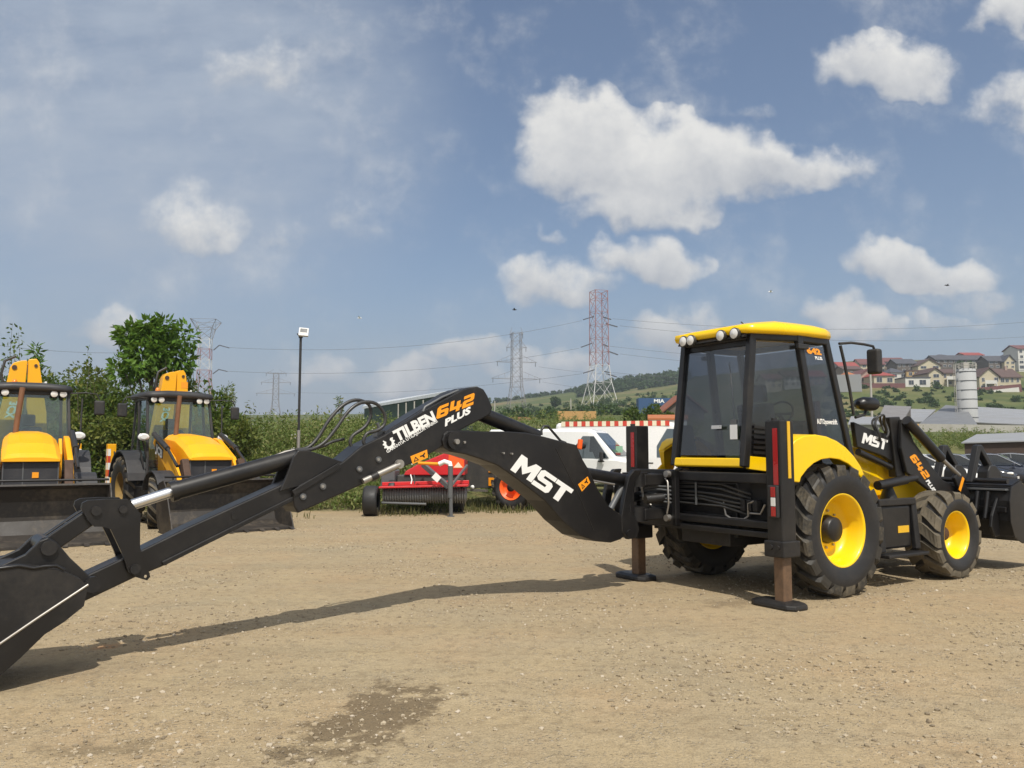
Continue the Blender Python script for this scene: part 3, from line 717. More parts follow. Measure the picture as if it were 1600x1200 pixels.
# inside of the cab
st = MB(); st.b2((-.12, -.25, 1.02), (.35, .25, 1.38)); st.b2((-.1, -.25, 1.38), (.4, .25, 1.50)); st.prism([(-.02, 1.45), (.10, 1.48), (-.02, 2.12), (-.14, 2.10)], -.24, .24); st.prism([(-.06, 2.13), (.03, 2.13), (.0, 2.34), (-.08, 2.34)], -.13, .13); st.build('driver_seat', M['seatcloth'], main, .03)
da = MB(); da.prism([(.62, 1.4), (.62, 1.85), (.52, 1.92), (.44, 1.86), (.46, 1.4)], -.28, .28); da.cyl((.50, 0, 1.84), (.36, 0, 2.0), .03, 10); da.build('dashboard', M['plastic'], main, .02); da = MB(); da.b2((-.6, -.45, 1.40), (-.42, -.2, 1.75)); da.build('side_console', M['plastic'], main, .02)
sw = MB(); pts = [(.36+.12*math.sin(a)*.55, .20*math.cos(a), 2.0+.19*math.sin(a)*.8) for a in np.linspace(0, 2*PI, 25)]; sw.tube(pts, .014, 8, False); sw.beam((.36, -.19, 2.0), (.36, .19, 2.0), .02, .03); sw.build('steering_wheel', M['plastic'], main)
for y in (-.16, .16):
    lv = MB(); lv.tube([(-.48, y, 1.7), (-.52, y*1.1, 1.95)], .012, 6); lv.lathe([(0, .03), (.025, .02), (.028, 0), (.015, -.03)], (-.52, y*1.1, 1.97), 'z', 10); lv.build('control_lever', M['plastic'], main)
# roof
rf = MB(); half = [(-.84, 0), (-.84, .40), (-.83, .545), (-.74, .60), (-.45, .70), (-.05, .75), (.30, .745), (.50, .66), (.60, .45), (.63, 0)]
outl = [(x, -y) for x, y in half]+[(x, y) for x, y in half[-2:0:-1]]
def ring(sc, z, tilt=0): return [(-.1+(x+.1)*sc, y*sc, z+(-.035*((x-.1)**2)/.6 if tilt else 0)-(.02 if abs(y) > .7 and tilt else 0)) for x, y in outl]
rf.loft([ring(.93, 2.845), ring(.985, 2.85), ring(1.0, 2.885), ring(.99, 2.935), ring(.94, 2.985, 1), ring(.82, 3.02, 1), ring(.5, 3.035, 1)], True)
roof = rf.build('roof', M['yellow'], main)
vs_ = MB(); vs_.prism([(-.835, 2.80), (-.80, 2.852), (-.55, 2.852), (-.55, 2.80)], -.50, .50); vs_.build('lamp_visor', M['black'], roof, .01)
for y in (-.41, -.21, .25, .37):
    lm = MB(); lm.lathe([(0, -.10), (.04, -.095), (.062, -.05), (.068, 0), (.055, .004)], (-.865, y, 2.845), 'x', 20)
    for i, p in enumerate(lm.v): pass
    lo = lm.build('work_lamp', M['lampback'], roof); lo.data.transform(Matrix.Translation((-.865, y, 2.845)) @ Matrix.Scale(-1, 4, (1, 0, 0)) @ Matrix.Translation((.865, -y, -2.845)))
    ln = MB(); ln.lathe([(0, -.014), (.035, -.010), (.056, 0)], (-.872, y, 2.845), 'x', 20); ln.build('lamp_lens', M['lens'], lo)
an = MB(); an.tube([(.05, .1, 3.0), (-.05, .2, 3.13)], .008, 6); an.build('antenna', M['plastic'], roof)

# mirror on its arm, round lamps on the tower, grab rail
mr_ = MB(); pA = L3(1309, 537, -.68)
def mp_(u, v, y): return L3(u, v, y)
mr_.tube([mp_(1311, 537, -.70), mp_(1330, 535.5, -.74), mp_(1350, 538, -.80), mp_(1364, 541, -.84), mp_(1367, 548, -.84)], .016, 8)
arm = mr_.build('mirror_arm', M['plastic'], main)
mh = MB(); c = mp_(1366.5, 565, -.84); mh.box(c, (.10, .16, .30)); mh.build('mirror', M['plastic'], arm, .03, 3)
gr_ = MB(); gr_.tube([mp_(1313, 540, -.70), mp_(1320, 570, -.70), mp_(1328, 610, -.70), mp_(1334, 648, -.70)], .018, 8); gr_.build('grab_rail', M['plastic'], cabf)
hl = MB(); c = mp_(1353, 631, -.62)
hl.loft([[tuple(c+Vector((dx, .10*s*math.cos(a), .085*s*math.sin(a)))) for a in np.linspace(0, 2*PI, 17)[:-1]] for dx, s in ((-.16, .3), (-.13, .75), (-.05, .98), (.08, 1.0), (.14, .95))], True)
hlo = hl.build('headlamp', M['black'], main)
ll = MB(); ll.loft([[tuple(c+Vector((dx, .095*s*math.cos(a), .08*s*math.sin(a)))) for a in np.linspace(0, 2*PI, 17)[:-1]] for dx, s in ((.141, .95), (.155, .6))], True); ll.build('lamp_lens', M['lens'], hlo)
hb = MB(); hb.tube([c+Vector((0, 0, -.08)), c+Vector((-.03, 0, -.13)), c+Vector((-.22, 0, -.17))], .018, 8); hb.build('lamp_bracket', M['plastic'], hlo)

# loader tower, arms and bucket
Ya = -.58
panel_px = [(1337, 659), (1364, 671), (1397, 680), (1397, 722), (1384, 713), (1342, 698)]
post_px = [(1388, 652), (1404, 651), (1409, 677), (1413, 743), (1399, 746), (1394, 700)]
arm_px = [(1400, 655), (1407, 662), (1419, 690), (1442, 722), (1463, 749), (1490, 763), (1503, 776), (1507, 800), (1492, 812), (1474, 792), (1452, 772), (1426, 752), (1408, 738), (1399, 700)]
pn, po, ar = poly(panel_px, Ya), poly(post_px, Ya), poly(arm_px, Ya)
for sy in (-1, 1):
    mb = MB(); mb.prism(pn, sy*.56, sy*.50); tw = mb.build('loader_tower', M['black'], main, .01)
    mb = MB(); mb.prism(po, sy*.60, sy*.49); mb.build('tower_post', M['black'], tw, .012)
    mb = MB(); mb.prism(ar, sy*.66, sy*.605); la = mb.build('loader_arm', M['black'], main, .012)
    cy = MB(); a, b, e = LP(1401, 657, Ya), LP(1455, 716, Ya), LP(1483, 742, Ya)
    cy.cyl((a[0], sy*.71, a[1]), (b[0], sy*.71, b[1]), .062, 16); cyo = cy.build('tilt_ram', M['black'], main)
    rd = MB(); rd.cyl((b[0], sy*.71, b[1]), (e[0], sy*.71, e[1]), .028, 12); rd.build('ram_rod', M['steel'], cyo)
    cy = MB(); a, b, e = LP(1352, 758, Ya), LP(1396, 749, Ya), LP(1412, 746, Ya)
    cy.cyl((a[0], sy*.74, a[1]), (b[0], sy*.74, b[1]), .055, 16); cy.cyl((b[0], sy*.74, b[1]), (e[0], sy*.74, e[1]), .04, 12); cy.build('lift_ram', M['black'], main)
    tl = MB(); a, b = LP(1478, 740, Ya), LP(1496, 778, Ya); tl.beam((a[0], sy*.70, a[1]), (b[0], sy*.70, b[1]), .05, .16, (1, 0, 0)); tlo = tl.build('tipping_lever', M['black'], main, .012)
    ylo = MB(); a, b = LP(1488, 746, Ya), LP(1482, 766, Ya); ylo.beam((a[0], sy*.727, a[1]), (b[0], sy*.727, b[1]), .006, .05, (1, 0, 0)); ylo.build('yellow_sticker', M['orange'], tlo)
    cy = MB(); a, b = LP(1343, 706, Ya), LP(1393, 730, Ya); cy.cyl((a[0], sy*.56, a[1]), (b[0], sy*.56, b[1]), .042, 12); cy.build('link_rod', M['black'], main)
hl_ = MB(); cc = LP(1378, 668, Ya)
hl_.tube([(cc[0]+.115*math.cos(a), Ya+.02*math.sin(3*a), cc[1]+.155*math.sin(a)) for a in np.linspace(-.9, PI+1.5, 22)], .016, 8); hl_.build('hose_loop', M['hose'], main)
hl_ = MB(); hl_.tube([(cc[0]+.10*math.cos(a), Ya+.05+.02*math.sin(3*a), cc[1]+.13*math.sin(a)+.01) for a in np.linspace(-.4, PI+1.0, 18)], .014, 8); hl_.build('hose_loop', M['hose'], main)
# bucket: back wall, floor and mouldboard as one bent sheet, end plates, ribs, flip-over forks
X0 = LP(1503, 790, -.6)[0]+.06
zb = .36
sheet = [(X0+.30, zb+.80), (X0+.06, zb+.72), (X0, zb+.55), (X0, zb+.30), (X0+.08, zb+.10), (X0+.28, zb+.02), (X0+.95, zb)]
inn = [(x+.03 if i < 4 else x, z+.03) for i, (x, z) in enumerate(sheet)]
bk = MB(); bk.prism(sheet+inn[::-1], -1.17, 1.17); lbk = bk.build('loader_bucket', M['blackdull'], main)
for y in (-1.19, 1.17):
    e = MB(); e.prism([(X0+.30, zb+.80), (X0+.05, zb+.73), (X0-.012, zb+.55), (X0-.012, zb+.28), (X0+.07, zb+.08), (X0+.28, zb-.005), (X0+.98, zb-.012), (X0+.80, zb+.28), (X0+.50, zb+.66)], y, y+.022); e.build('end_plate', M['black'], lbk, .006)
rb = MB(); rb.cyl((X0+.02, -1.16, zb+.80), (X0+.02, 1.16, zb+.80), .035, 12); rb.build('top_tube', M['black'], lbk)
rb = MB(); rb.b2((X0-.05, -1.15, zb+.40), (X0-.002, 1.15, zb+.47)); rb.build('back_rib', M['black'], lbk, .008)
rb = MB(); rb.b2((X0-.03, -1.15, zb+.68), (X0+.05, 1.15, zb+.705)); rb.build('back_rib', M['steelgrey'], lbk, .004)
for y in (-1.02, -.5, .5, 1.02):
    e = MB(); e.prism([(X0-.20, zb+.22), (X0-.16, zb+.36), (X0+.01, zb+.60), (X0+.01, zb+.10), (X0-.12, zb+.08)], y-.02, y+.02); e.build('hinge_ear', M['black'], lbk, .01)
for y in (-.93, -.80):
    e = MB(); e.cyl((X0-.14, y, zb+.32), (X0-.03, y, zb+.66), .028, 10); e.build('clamp_ram', M['black'], lbk)
def fork(px, y):
    q = [LP(u, v, y) for u, v in px]; return q
for y, off in ((-.72, 0), (-.26, 0), (.30, 0), (.75, 0)):
    fx = X0+.06
    f = MB(); f.prism([(fx-.16, zb+.78), (fx+.06, zb+1.27), (fx+.15, zb+1.28), (fx+.44, zb+.98), (fx+.38, zb+.92), (fx+.12, zb+1.19), (fx-.07, zb+.78)], y-.045, y+.045); f.prism([(fx+.20, zb+.80), (fx+.22, zb+.92), (fx+.30, zb+1.0), (fx+.42, zb+1.0), (fx+.54, zb+.92), (fx+.60, zb+.80)], y-.075, y+.075); f.build('folded_fork', M['black'], lbk, .015)

# rear frame with stabilisers
frm = MB()
for z, hh in ((1.27, .10), (.80, .075), (.70, .06)): frm.b2((-1.06, -1.02, z-hh/2), (-.92, 1.0, z+hh/2))
frm.b2((-1.04, .96, .70), (-.9, 1.04, 1.3)); frm.b2((-1.04, -1.04, .70), (-.9, -.96, 1.3))
frm.build('rear_frame', M['blackdull'], main, .01)
bb = MB(); bb.b2((-.86, -.9, .74), (-.80, .9, 1.25)); bb.build('rear_plate', M['blackdull'], main)
# bundle of hydraulic lines inside the frame
for i in range(6):
    t = MB(); z = 1.19-i*.045
    t.tube([(-1.00, .35, z), (-.99, .0, z+.012*math.sin(i*2.0)), (-1.0, -.30, z-.015+.02*math.cos(i)), (-.96, -.52, z-.06), (-.88, -.6, z-.10)], .013, 8); t.build('hydraulic_hose', M['hose'], main)
t = MB(); t.tube([(-.97, -.30, 1.0), (-.97, -.33, .86), (-.97, -.40, .83), (-.97, -.58, .83), (-.97, -.64, .87), (-.97, -.64, 1.0), (-.97, -.72, 1.03)], .012, 8); t.build('steel_pipe', M['steel'], main)
t = MB(); t.tube([(-.97, -.66, .90), (-.97, -.80, .90), (-.97, -.86, 1.0)], .011, 8); t.build('steel_pipe', M['steel'], main)
for i in range(3):
    t = MB(); t.b2((-.98, -.60-i*.08, .92), (-.90, -.54-i*.08, 1.04)); t.build('valve_block', M['blackdull'], main, .01)
cl_ = MB(); cl_.b2((-1.02, .05, .95), (-1.012, .075, 1.2)); cl_.build('hose_clamp', M['steelgrey'], main)
def stabiliser(y, sy):
    x = -.99
    o = MB(); o.b2((x-.115, y-.095, .56), (x+.095, y+.095, 1.86)); ot = o.build('stabiliser', M['black'], main, .014)
    cl = MB(); cl.b2((x-.14, y-.12, .50), (x+.12, y+.12, .66)); cl.cyl((x-.16, y+.03, .60), (x-.13, y+.03, .60), .025, 12); cl.cyl((x-.16, y-.06, .60), (x-.13, y-.06, .60), .02, 12); cl.build('leg_collar', M['blackdull'], ot, .012)
    lg = MB(); lg.b2((x-.075, y-.06, .05), (x+.055, y+.06, .58)); lg.build('stabiliser_leg', M['brownleg'], ot, .012)
    pd = MB(); L, Wp = .27, .15
    pl = [(-L, -Wp*.6), (-L*.75, -Wp), (L*.7, -Wp), (L, -Wp*.6), (L, Wp*.6), (L*.7, Wp), (-L*.75, Wp), (-L, Wp*.6)]
    cx, cy = x-.02, y+.05
    pd.loft([[(cx+b*.95, cy+a, .0) for a, b in pl], [(cx+b, cy+a*1.02, .02) for a, b in pl], [(cx+b*.98, cy+a, .05) for a, b in pl], [(cx+b*.7, cy+a*.8, .07) for a, b in pl]], False); pd.build('foot_pad', M['blackdull'], ot, .006)
    r_ = MB(); r_.b2((x-.121, y-.06, 1.215 if sy < 0 else 1.36), (x-.114, y-.005, 1.78)); r_.build('red_reflector', M['red'], ot)
    if sy > 0: yy = None
    r_ = MB(); yy = y-.098 if sy < 0 else y+.098; r_.b2((x-.01, yy-.004, 1.28), (x+.032, yy+.002, 1.85)); r_.build('yellow_strip', M['striptape'], ot)
    cap = MB(); cap.cyl((x-.08, y, 1.86), (x-.08, y, 1.885), .03, 12); cap.build('tube_cap', M['plastic'], ot)
    tl = MB(); tl.b2((x-.16, y-.075, .89), (x-.118, y+.045, 1.21)); tlo = tl.build('tail_lamp', M['plastic'], ot, .012)
    for z0, z1, m in ((.905, 1.0, 'red'), (1.005, 1.09, 'lens'), (1.095, 1.195, 'red')):
        q = MB(); q.b2((x-.168, y-.055, z0), (x-.161, y+.0, z1)); q.build('lamp_lens', M[m], tlo, .004)
stabiliser(-1.085, -1); stabiliser(1.05, 1)

# sliding carriage and kingpost
YB = .62
kc = MB()
kc.b2((-1.14, YB-.36, .70), (-1.07, YB-.30, 1.34)); kc.b2((-1.14, YB+.30, .70), (-1.07, YB+.36, 1.34)); kc.b2((-1.14, YB-.36, 1.24), (-1.07, YB+.36, 1.34)); kc.b2((-1.14, YB-.36, .70), (-1.07, YB+.36, .80)); kc.b2((-1.09, YB-.3, .8), (-1.07, YB+.3, 1.25))
kcar = kc.build('slide_carriage', M['black'], main, .02)
for z in (1.23, .84):
    k = MB(); k.b2((-1.42, YB-.16, z-.075), (-1.10, YB+.16, z+.06)); k.cyl((-1.42, YB, z-.085), (-1.42, YB, z+.075), .15, 20); k.build('swing_lug', M['black'], kcar, .015)
for y in (-.2, .24):
    k = MB(); k.cyl((-1.12, YB+y, 1.02), (-1.38, YB+y*.6, 1.0), .055, 14); k.build('swing_ram', M['black'], kcar)
for i in range(5):
    t = MB(); z = 1.145-i*.045; t.tube([(-1.15, YB-.30, z), (-1.19, YB-.18, z+.012*math.sin(i*2)), (-1.22, YB-.02, z+.01), (-1.24, YB+.12, z-.03)], .011, 8); t.build('hydraulic_hose', M['steelgrey'], kcar)
t = MB(); t.tube([(-1.17, YB-.02, 1.17), (-1.22, YB+.0, 1.22), (-1.26, YB+.07, 1.16), (-1.25, YB+.06, 1.0), (-1.2, YB-.06, .9), (-1.16, YB-.12, .88)], .014, 8); t.build('steel_pipe', M['steel'], kcar)
t = MB(); t.tube([(-1.16, YB-.22, 1.24), (-1.17, YB-.27, 1.2), (-1.17, YB-.28, .95), (-1.16, YB-.24, .84)], .011, 8); t.build('steel_pipe', M['steel'], kcar)
for (y, z) in ((-.26, 1.29), (-.25, .79)):
    k = MB(); k.cyl((-1.19, YB+y, z), (-1.13, YB+y, z), .038, 16); k.build('pivot_pin', M['steel'], kcar)
for (y, z) in ((-.16, .98), (-.20, 1.02), (-.12, 1.02)):
    k = MB(); k.cyl((-1.2, YB+y, z), (-1.13, YB+y, z), .022, 12); k.build('hose_fitting', M['steel'], kcar)
kp_px = [(983, 744), (991, 734), (1003, 733), (1001, 741), (992, 752), (988, 775), (984, 797), (991, 806), (997, 816), (1000, 829), (994, 841), (982, 843), (972, 832), (971, 808), (975, 782), (979, 760)]
kp = MB(); pk = poly(kp_px, YB-.20); kp.prism(pk, YB-.20, YB-.14); kp.prism(pk, YB+.14, YB+.20); kp.cyl((pk[11][0]+.02, YB-.22, pk[11][1]+.06), (pk[11][0]+.02, YB+.22, pk[11][1]+.06), .05, 16)
cxk = sum(p[0] for p in pk)/len(pk); kp.b2((cxk+.02, YB-.139, .84), (cxk+.09, YB+.139, 1.22)); kp.build('kingpost', M['black'], main, .012)
# boom
ARM = SWING; before = set(main.children)
yb = YB-.16
boom_px = [(700, 673), (722, 672), (757, 674), (795, 674), (822, 676), (850, 682), (880, 690), (901, 695), (906, 706), (911, 718), (920, 733), (934, 763), (952, 791), (976, 808), (984, 822), (980, 834), (970, 843), (955, 848), (932, 846), (908, 838), (880, 815), (852, 783), (827, 763), (802, 744), (777, 727), (750, 717), (728, 710), (704, 706), (694, 700), (691, 688), (694, 678)]
bp = poly(boom_px, yb)
bm_ = MB(); bm_.prism(bp, yb, YB+.16); boom = bm_.build('boom', M['black'], main, .012)
seam = MB()
for (a, b) in (((868, 700), (905, 775)), ((905, 775), (928, 830))):
    p, q = L3(*a, yb), L3(*b, yb); seam.tube([p+Vector((0, .002, 0)), q+Vector((0, .002, 0))], .006, 6)
seam.build('weld_seam', M['black'], boom)
def pin(parent, u, v, y, r, m='steel', d=.03, name='pivot_pin'):
    p = L3(u, v, y); k = MB(); k.cyl(p-Vector((0, d, 0)), p+Vector((0, .02, 0)), r, 18); return k.build(name, M[m], parent)
bs = MB(); p = L3(709, 688, yb); bs.cyl(p-Vector((0, .035, 0)), p+Vector((0, .36, 0)), .085, 24); bs.build('pivot_boss', M['black'], boom, .008)
pin(boom, 712.5, 690, yb-.035, .025)
pin(boom, 724, 691, yb, .012)
pin(boom, 798, 709, yb, .01); pin(boom, 785, 708, yb, .01)
# boom ram at the kingpost side
cy = MB(); cy.cyl(L3(902, 738, YB), L3(988, 752, YB), .07, 18); bro = cy.build('boom_ram', M['black'], main)
rd = MB(); rd.cyl(L3(915, 749, YB-.1), L3(960, 757, YB-.1), .012, 8); rd.build('grease_pipe', M['steel'], bro)
rd = MB(); rd.cyl(L3(954, 795, YB), L3(975, 756, YB), .035, 12); rd.build('ram_link', M['steelgrey'], bro)
ho = MB(); ho.tube([L3(846, 680, YB), L3(846, 672, YB), L3(850, 666, YB), L3(856, 666, YB), L3(864, 675, YB), L3(876, 689, YB), L3(884, 692, YB)], .014, 8); ho.build('boom_hose', M['hose'], boom)
ho = MB(); ho.tube([L3(776, 652, YB), L3(800, 658, YB), L3(820, 664, YB), L3(831, 674, YB)], .014, 8); ho.build('boom_hose', M['hose'], boom)
cr = MB(); cr.cyl(L3(735, 640, YB), L3(838, 682, YB), .075, 18); cr.build('crowd_ram', M['black'], main)
ol = MB(); p = L3(908, 697, YB); ol.lathe([(0, .05), (.03, .045), (.036, 0), (.03, -.05), (0, -.05)], p, 'x', 14); olo = ol.build('boom_lock', M['lampback'], boom)
ol = MB(); p = L3(905, 695, YB-.02); ol.beam(p-Vector((0, 0, .05)), p+Vector((.02, 0, .06)), .04, .05, (1, 0, 0)); ol.build('orange_tab', M['orangerim'], olo, .01)
# dipper: outer box and the sliding inner box
yd = YB-.14
outer_px = [(457, 768), (470, 757), (535, 722), (565, 697), (600, 680), (660, 642), (722, 609), (734, 605), (747, 604), (756, 608), (762, 618), (770, 637), (766, 648), (745, 659), (720, 672), (702, 690), (680, 705), (642, 725), (567, 757), (466, 802), (460, 792)]
op = poly(outer_px, yd)
dm = MB(); dm.prism(op, yd, YB+.14); dip = dm.build('dipper', M['black'], main, .012)
rl = MB()
for a, b in (((458, 771), (531, 727)),): rl.beam(L3(*a, yd-.008), L3(*b, yd-.008), .016, .05)
rl.build('edge_rail', M['black'], dip, .004)
tb_px = [(600, 676), (662, 638), (704, 613), (717, 608), (722, 611), (662, 645), (606, 679)]
tb = MB(); q = poly(tb_px, yd+.04); tb.prism(q, yd+.05, YB+.09); tb.build('top_box', M['black'], dip, .008)
tb = MB(); tb.tube([L3(661, 643, yd+.01), L3(664, 636, yd+.01), L3(690, 621, yd+.03), L3(716, 610, yd+.05)], .012, 8); tb.build('steel_pipe', M['steelgrey'], dip)
for u, v in ((473, 776), (504, 760), (561, 733), (591, 718)):
    pin(dip, u, v, yd, .026, 'steelgrey', .016, 'bolt'); pin(dip, u, v, yd-.016, .013, 'steel', .008, 'bolt')
cy = MB(); cy.cyl(L3(567, 752, yd-.03), L3(624, 726, yd-.03), .026, 14); cyo = cy.build('extend_ram', M['steel'], main); k = MB(); k.cyl(L3(580, 747, yd-.03), L3(590, 742, yd-.03), .034, 14); k.build('ram_gland', M['black'], cyo)
pin(dip, 624, 725, yd-.03, .04, 'steel', .02)
yi = YB-.105
inner_px = [(128, 904), (141, 896), (193, 872), (220, 860), (295, 823), (438, 758), (480, 738), (480, 776), (456, 783), (350, 838), (252, 886), (210, 903), (132, 940)]
ip = poly(inner_px, yi)
im = MB(); im.prism(ip, yi, YB+.105); inn_ = im.build('inner_dipper', M['black'], main, .012)
rl = MB(); rl.beam(L3(254, 881, yi-.010), L3(468, 774, yi-.010), .022, .035); rl.build('slide_rail', M['black'], inn_, .005)
pin(inn_, 367, 806, yi, .03, 'black', .006, 'bolt')
# bracket plates that carry the bucket ram
for y in (YB-.13, YB+.10):
    b = MB(); b.prism(poly([(437, 768), (446, 748), (459, 713), (466, 704), (480, 703), (538, 722), (470, 760)], YB-.13), y, y+.03); b.build('ram_bracket', M['black'], dip, .008)
cy = MB(); cy.cyl(L3(270, 768, YB), L3(470, 713, YB), .072, 22); brm = cy.build('bucket_ram', M['black'], main)
rd = MB(); rd.cyl(L3(206, 789, YB), L3(272, 767.5, YB), .041, 18); rd.build('chrome_rod', M['chrome'], brm)
k = MB(); k.cyl(L3(266, 769.2, YB), L3(276, 766.3, YB), .079, 22); k.build('ram_gland', M['black'], brm)
pp = MB(); pp.tube([L3(298, 748, YB-.0), L3(340, 737, YB), L3(400, 722, YB), L3(428, 713, YB), L3(446, 706, YB), L3(462, 703, YB)], .011, 8); pp.build('steel_pipe', M['steel'], brm)
def hose(pts, y, r=.016, name='hydraulic_hose', parent=None):
    c = [L3(u, v, y) for u, v in pts]; out = []
    for i in range(len(c)-1):                          # Catmull-Rom
        p0, p1, p2, p3 = c[max(0, i-1)], c[i], c[i+1], c[min(len(c)-1, i+2)]
        for t in (0, .25, .5, .75): out.append(.5*((2*p1)+(p2-p0)*t+(2*p0-5*p1+4*p2-p3)*t*t+(3*p1-p0-3*p2+p3)*t**3))
    out.append(c[-1]); m = MB(); m.tube(out, r, 8); return m.build(name, M['hose'], parent or dip)
hose([(462, 703), (480, 700), (496, 685), (515, 655), (535, 634), (556, 625), (576, 632), (579, 650), (570, 667), (552, 680), (547, 690), (549, 697)], YB-.04)
hose([(466, 705), (490, 701), (508, 690), (526, 668), (545, 642), (565, 629), (588, 631), (601, 648), (600, 664), (588, 673), (574, 677), (568, 688), (570, 695)], YB-.10)
hose([(478, 702), (502, 698), (520, 690), (538, 686)], YB+.04, .013)
br = MB(); p = L3(594, 678, YB-.02); br.b2(p-Vector((.05, .05, .03)), p+Vector((.05, .05, .03))); br.beam(p+Vector((0, 0, .02)), p+Vector((-.03, 0, .10)), .03, .02, (1, 0, 0)); br.build('hose_bracket', M['steelgrey'], dip)
# tipping levers, link and bucket
lev = [(127, 794), (129, 786), (137, 782), (165, 780), (200, 780), (207, 787), (220, 803), (219, 830), (219, 853), (223, 883), (233, 894), (235, 901), (230, 907), (213, 902), (200, 893), (192, 867), (173, 827), (160, 823), (147, 823), (137, 813)]
hole = [(231.5, 901), (229, 898), (226, 898.5), (225, 901.5), (227, 904), (230, 904)]
for y0, hh in ((YB-.16, True), (YB+.13, True)):
    m = MB(); m.prism(poly(lev, YB-.16), y0, y0+.035, None, [poly(hole, YB-.16)]); lv = m.build('tipping_lever', M['black'], main, 0)
    for u, v, r in ((150, 798, .034), (211, 889, .036), (192, 796, .028)):
        pin(lv, u, v, y0+.0 if y0 < YB else y0+.035, r, 'blackdull', .02)
bs = MB(); p = L3(148, 798, YB-.12); bs.cyl(p, p+Vector((0, .25, 0)), .06, 18); bs.build('lever_boss', M['black'], main)
for y in (YB-.10, YB+.05):
    m = MB(); m.beam(L3(143, 806, YB-.1)*1+Vector((0, y-YB+.1, 0)), L3(76, 852, YB-.1)+Vector((0, y-YB+.1, 0)), .05, .12); m.build('bucket_link', M['black'], main, .01)
m = MB(); m.prism(poly([(98, 833), (100, 822), (104, 817), (116, 816), (124, 815), (110, 828)], YB-.05), YB-.05, YB+.05); m.build('link_stop', M['black'], main, .006)
yk = YB-.36
side_px = [(-62, 1098), (0, 1056), (32, 1028), (70, 991), (100, 972), (131, 946), (136, 915), (126, 905), (100, 893), (72, 888), (30, 884), (0, 889), (-40, 905), (-80, 950), (-95, 1010), (-90, 1060)]
sp_ = poly(side_px, yk)
bkt = MB(); bkt.prism(sp_, yk, yk+.025); bkt.prism(sp_, YB+.36, YB+.335)
back = poly([(136, 915), (126, 905), (100, 893), (72, 888), (30, 884), (0, 889), (-40, 905), (-80, 950), (-95, 1010), (-90, 1060), (-62, 1098)], yk)
ins = [(x, z-.03) if i < 6 else (x+.03, z) for i, (x, z) in enumerate(back)]
bkt.prism(back+ins[::-1], yk+.026, YB+.334)
dbk = bkt.build('digging_bucket', M['blackdull'], main)
cutr = MB(); cutr.prism(poly([(-62, 1098), (0, 1056), (32, 1028), (70, 991), (100, 972), (131, 947), (138, 914), (0, 1006), (-62, 1048)], yk-.012), yk-.014, yk-.001); cutr.build('side_cutter', M['black'], dbk)
wl = MB(); wl.tube([L3(138, 913.5, yk-.012), L3(60, 965, yk-.012), L3(0, 1006, yk-.012), L3(-62, 1048, yk-.012)], .009, 8); wl.build('weld_bead', M['steel'], dbk)
wl = MB(); wl.tube([L3(-40, 902, yk), L3(0, 888, yk), L3(30, 884, yk), L3(52, 888, yk), L3(70, 885, yk), L3(88, 884, yk), L3(100, 890, yk)], .012, 8); wl.build('weld_bead', M['black'], dbk)
for y in (YB-.20, YB+.16):
    e = MB(); e.prism(poly([(0, 884), (40, 866), (62, 845), (75, 840), (88, 846), (110, 872), (140, 900), (152, 912), (148, 926), (130, 922), (100, 905), (60, 900), (0, 905)], YB-.20), y, y+.04); eo = e.build('bucket_ear', M['black'], dbk, .008)
    if y < YB: pin(eo, 76, 856, y, .05, 'blackdull'); pin(eo, 144, 913, y, .055, 'blackdull')
bs = MB(); p = L3(72, 853, YB-.16); bs.cyl(p, p+Vector((0, .32, 0)), .06, 18); bs.build('link_boss', M['black'], dbk)
for k in range(5):
    e = MB(); a = LP(-62, 1098, yk); y = yk+.08+k*.14; e.beam((a[0]+.05, y, a[1]+.02), (a[0]-.16, y, max(.012, a[1]-.05)), .07, .03); e.build('bucket_tooth', M['steelgrey'], dbk, .006)

pv = Vector((-1.42, YB, 0)); SW = Matrix.Translation(pv) @ Matrix.Rotation(SWING, 4, 'Z') @ Matrix.Translation(-pv)
for o in main.children:
    if o not in before: o.matrix_basis = SW
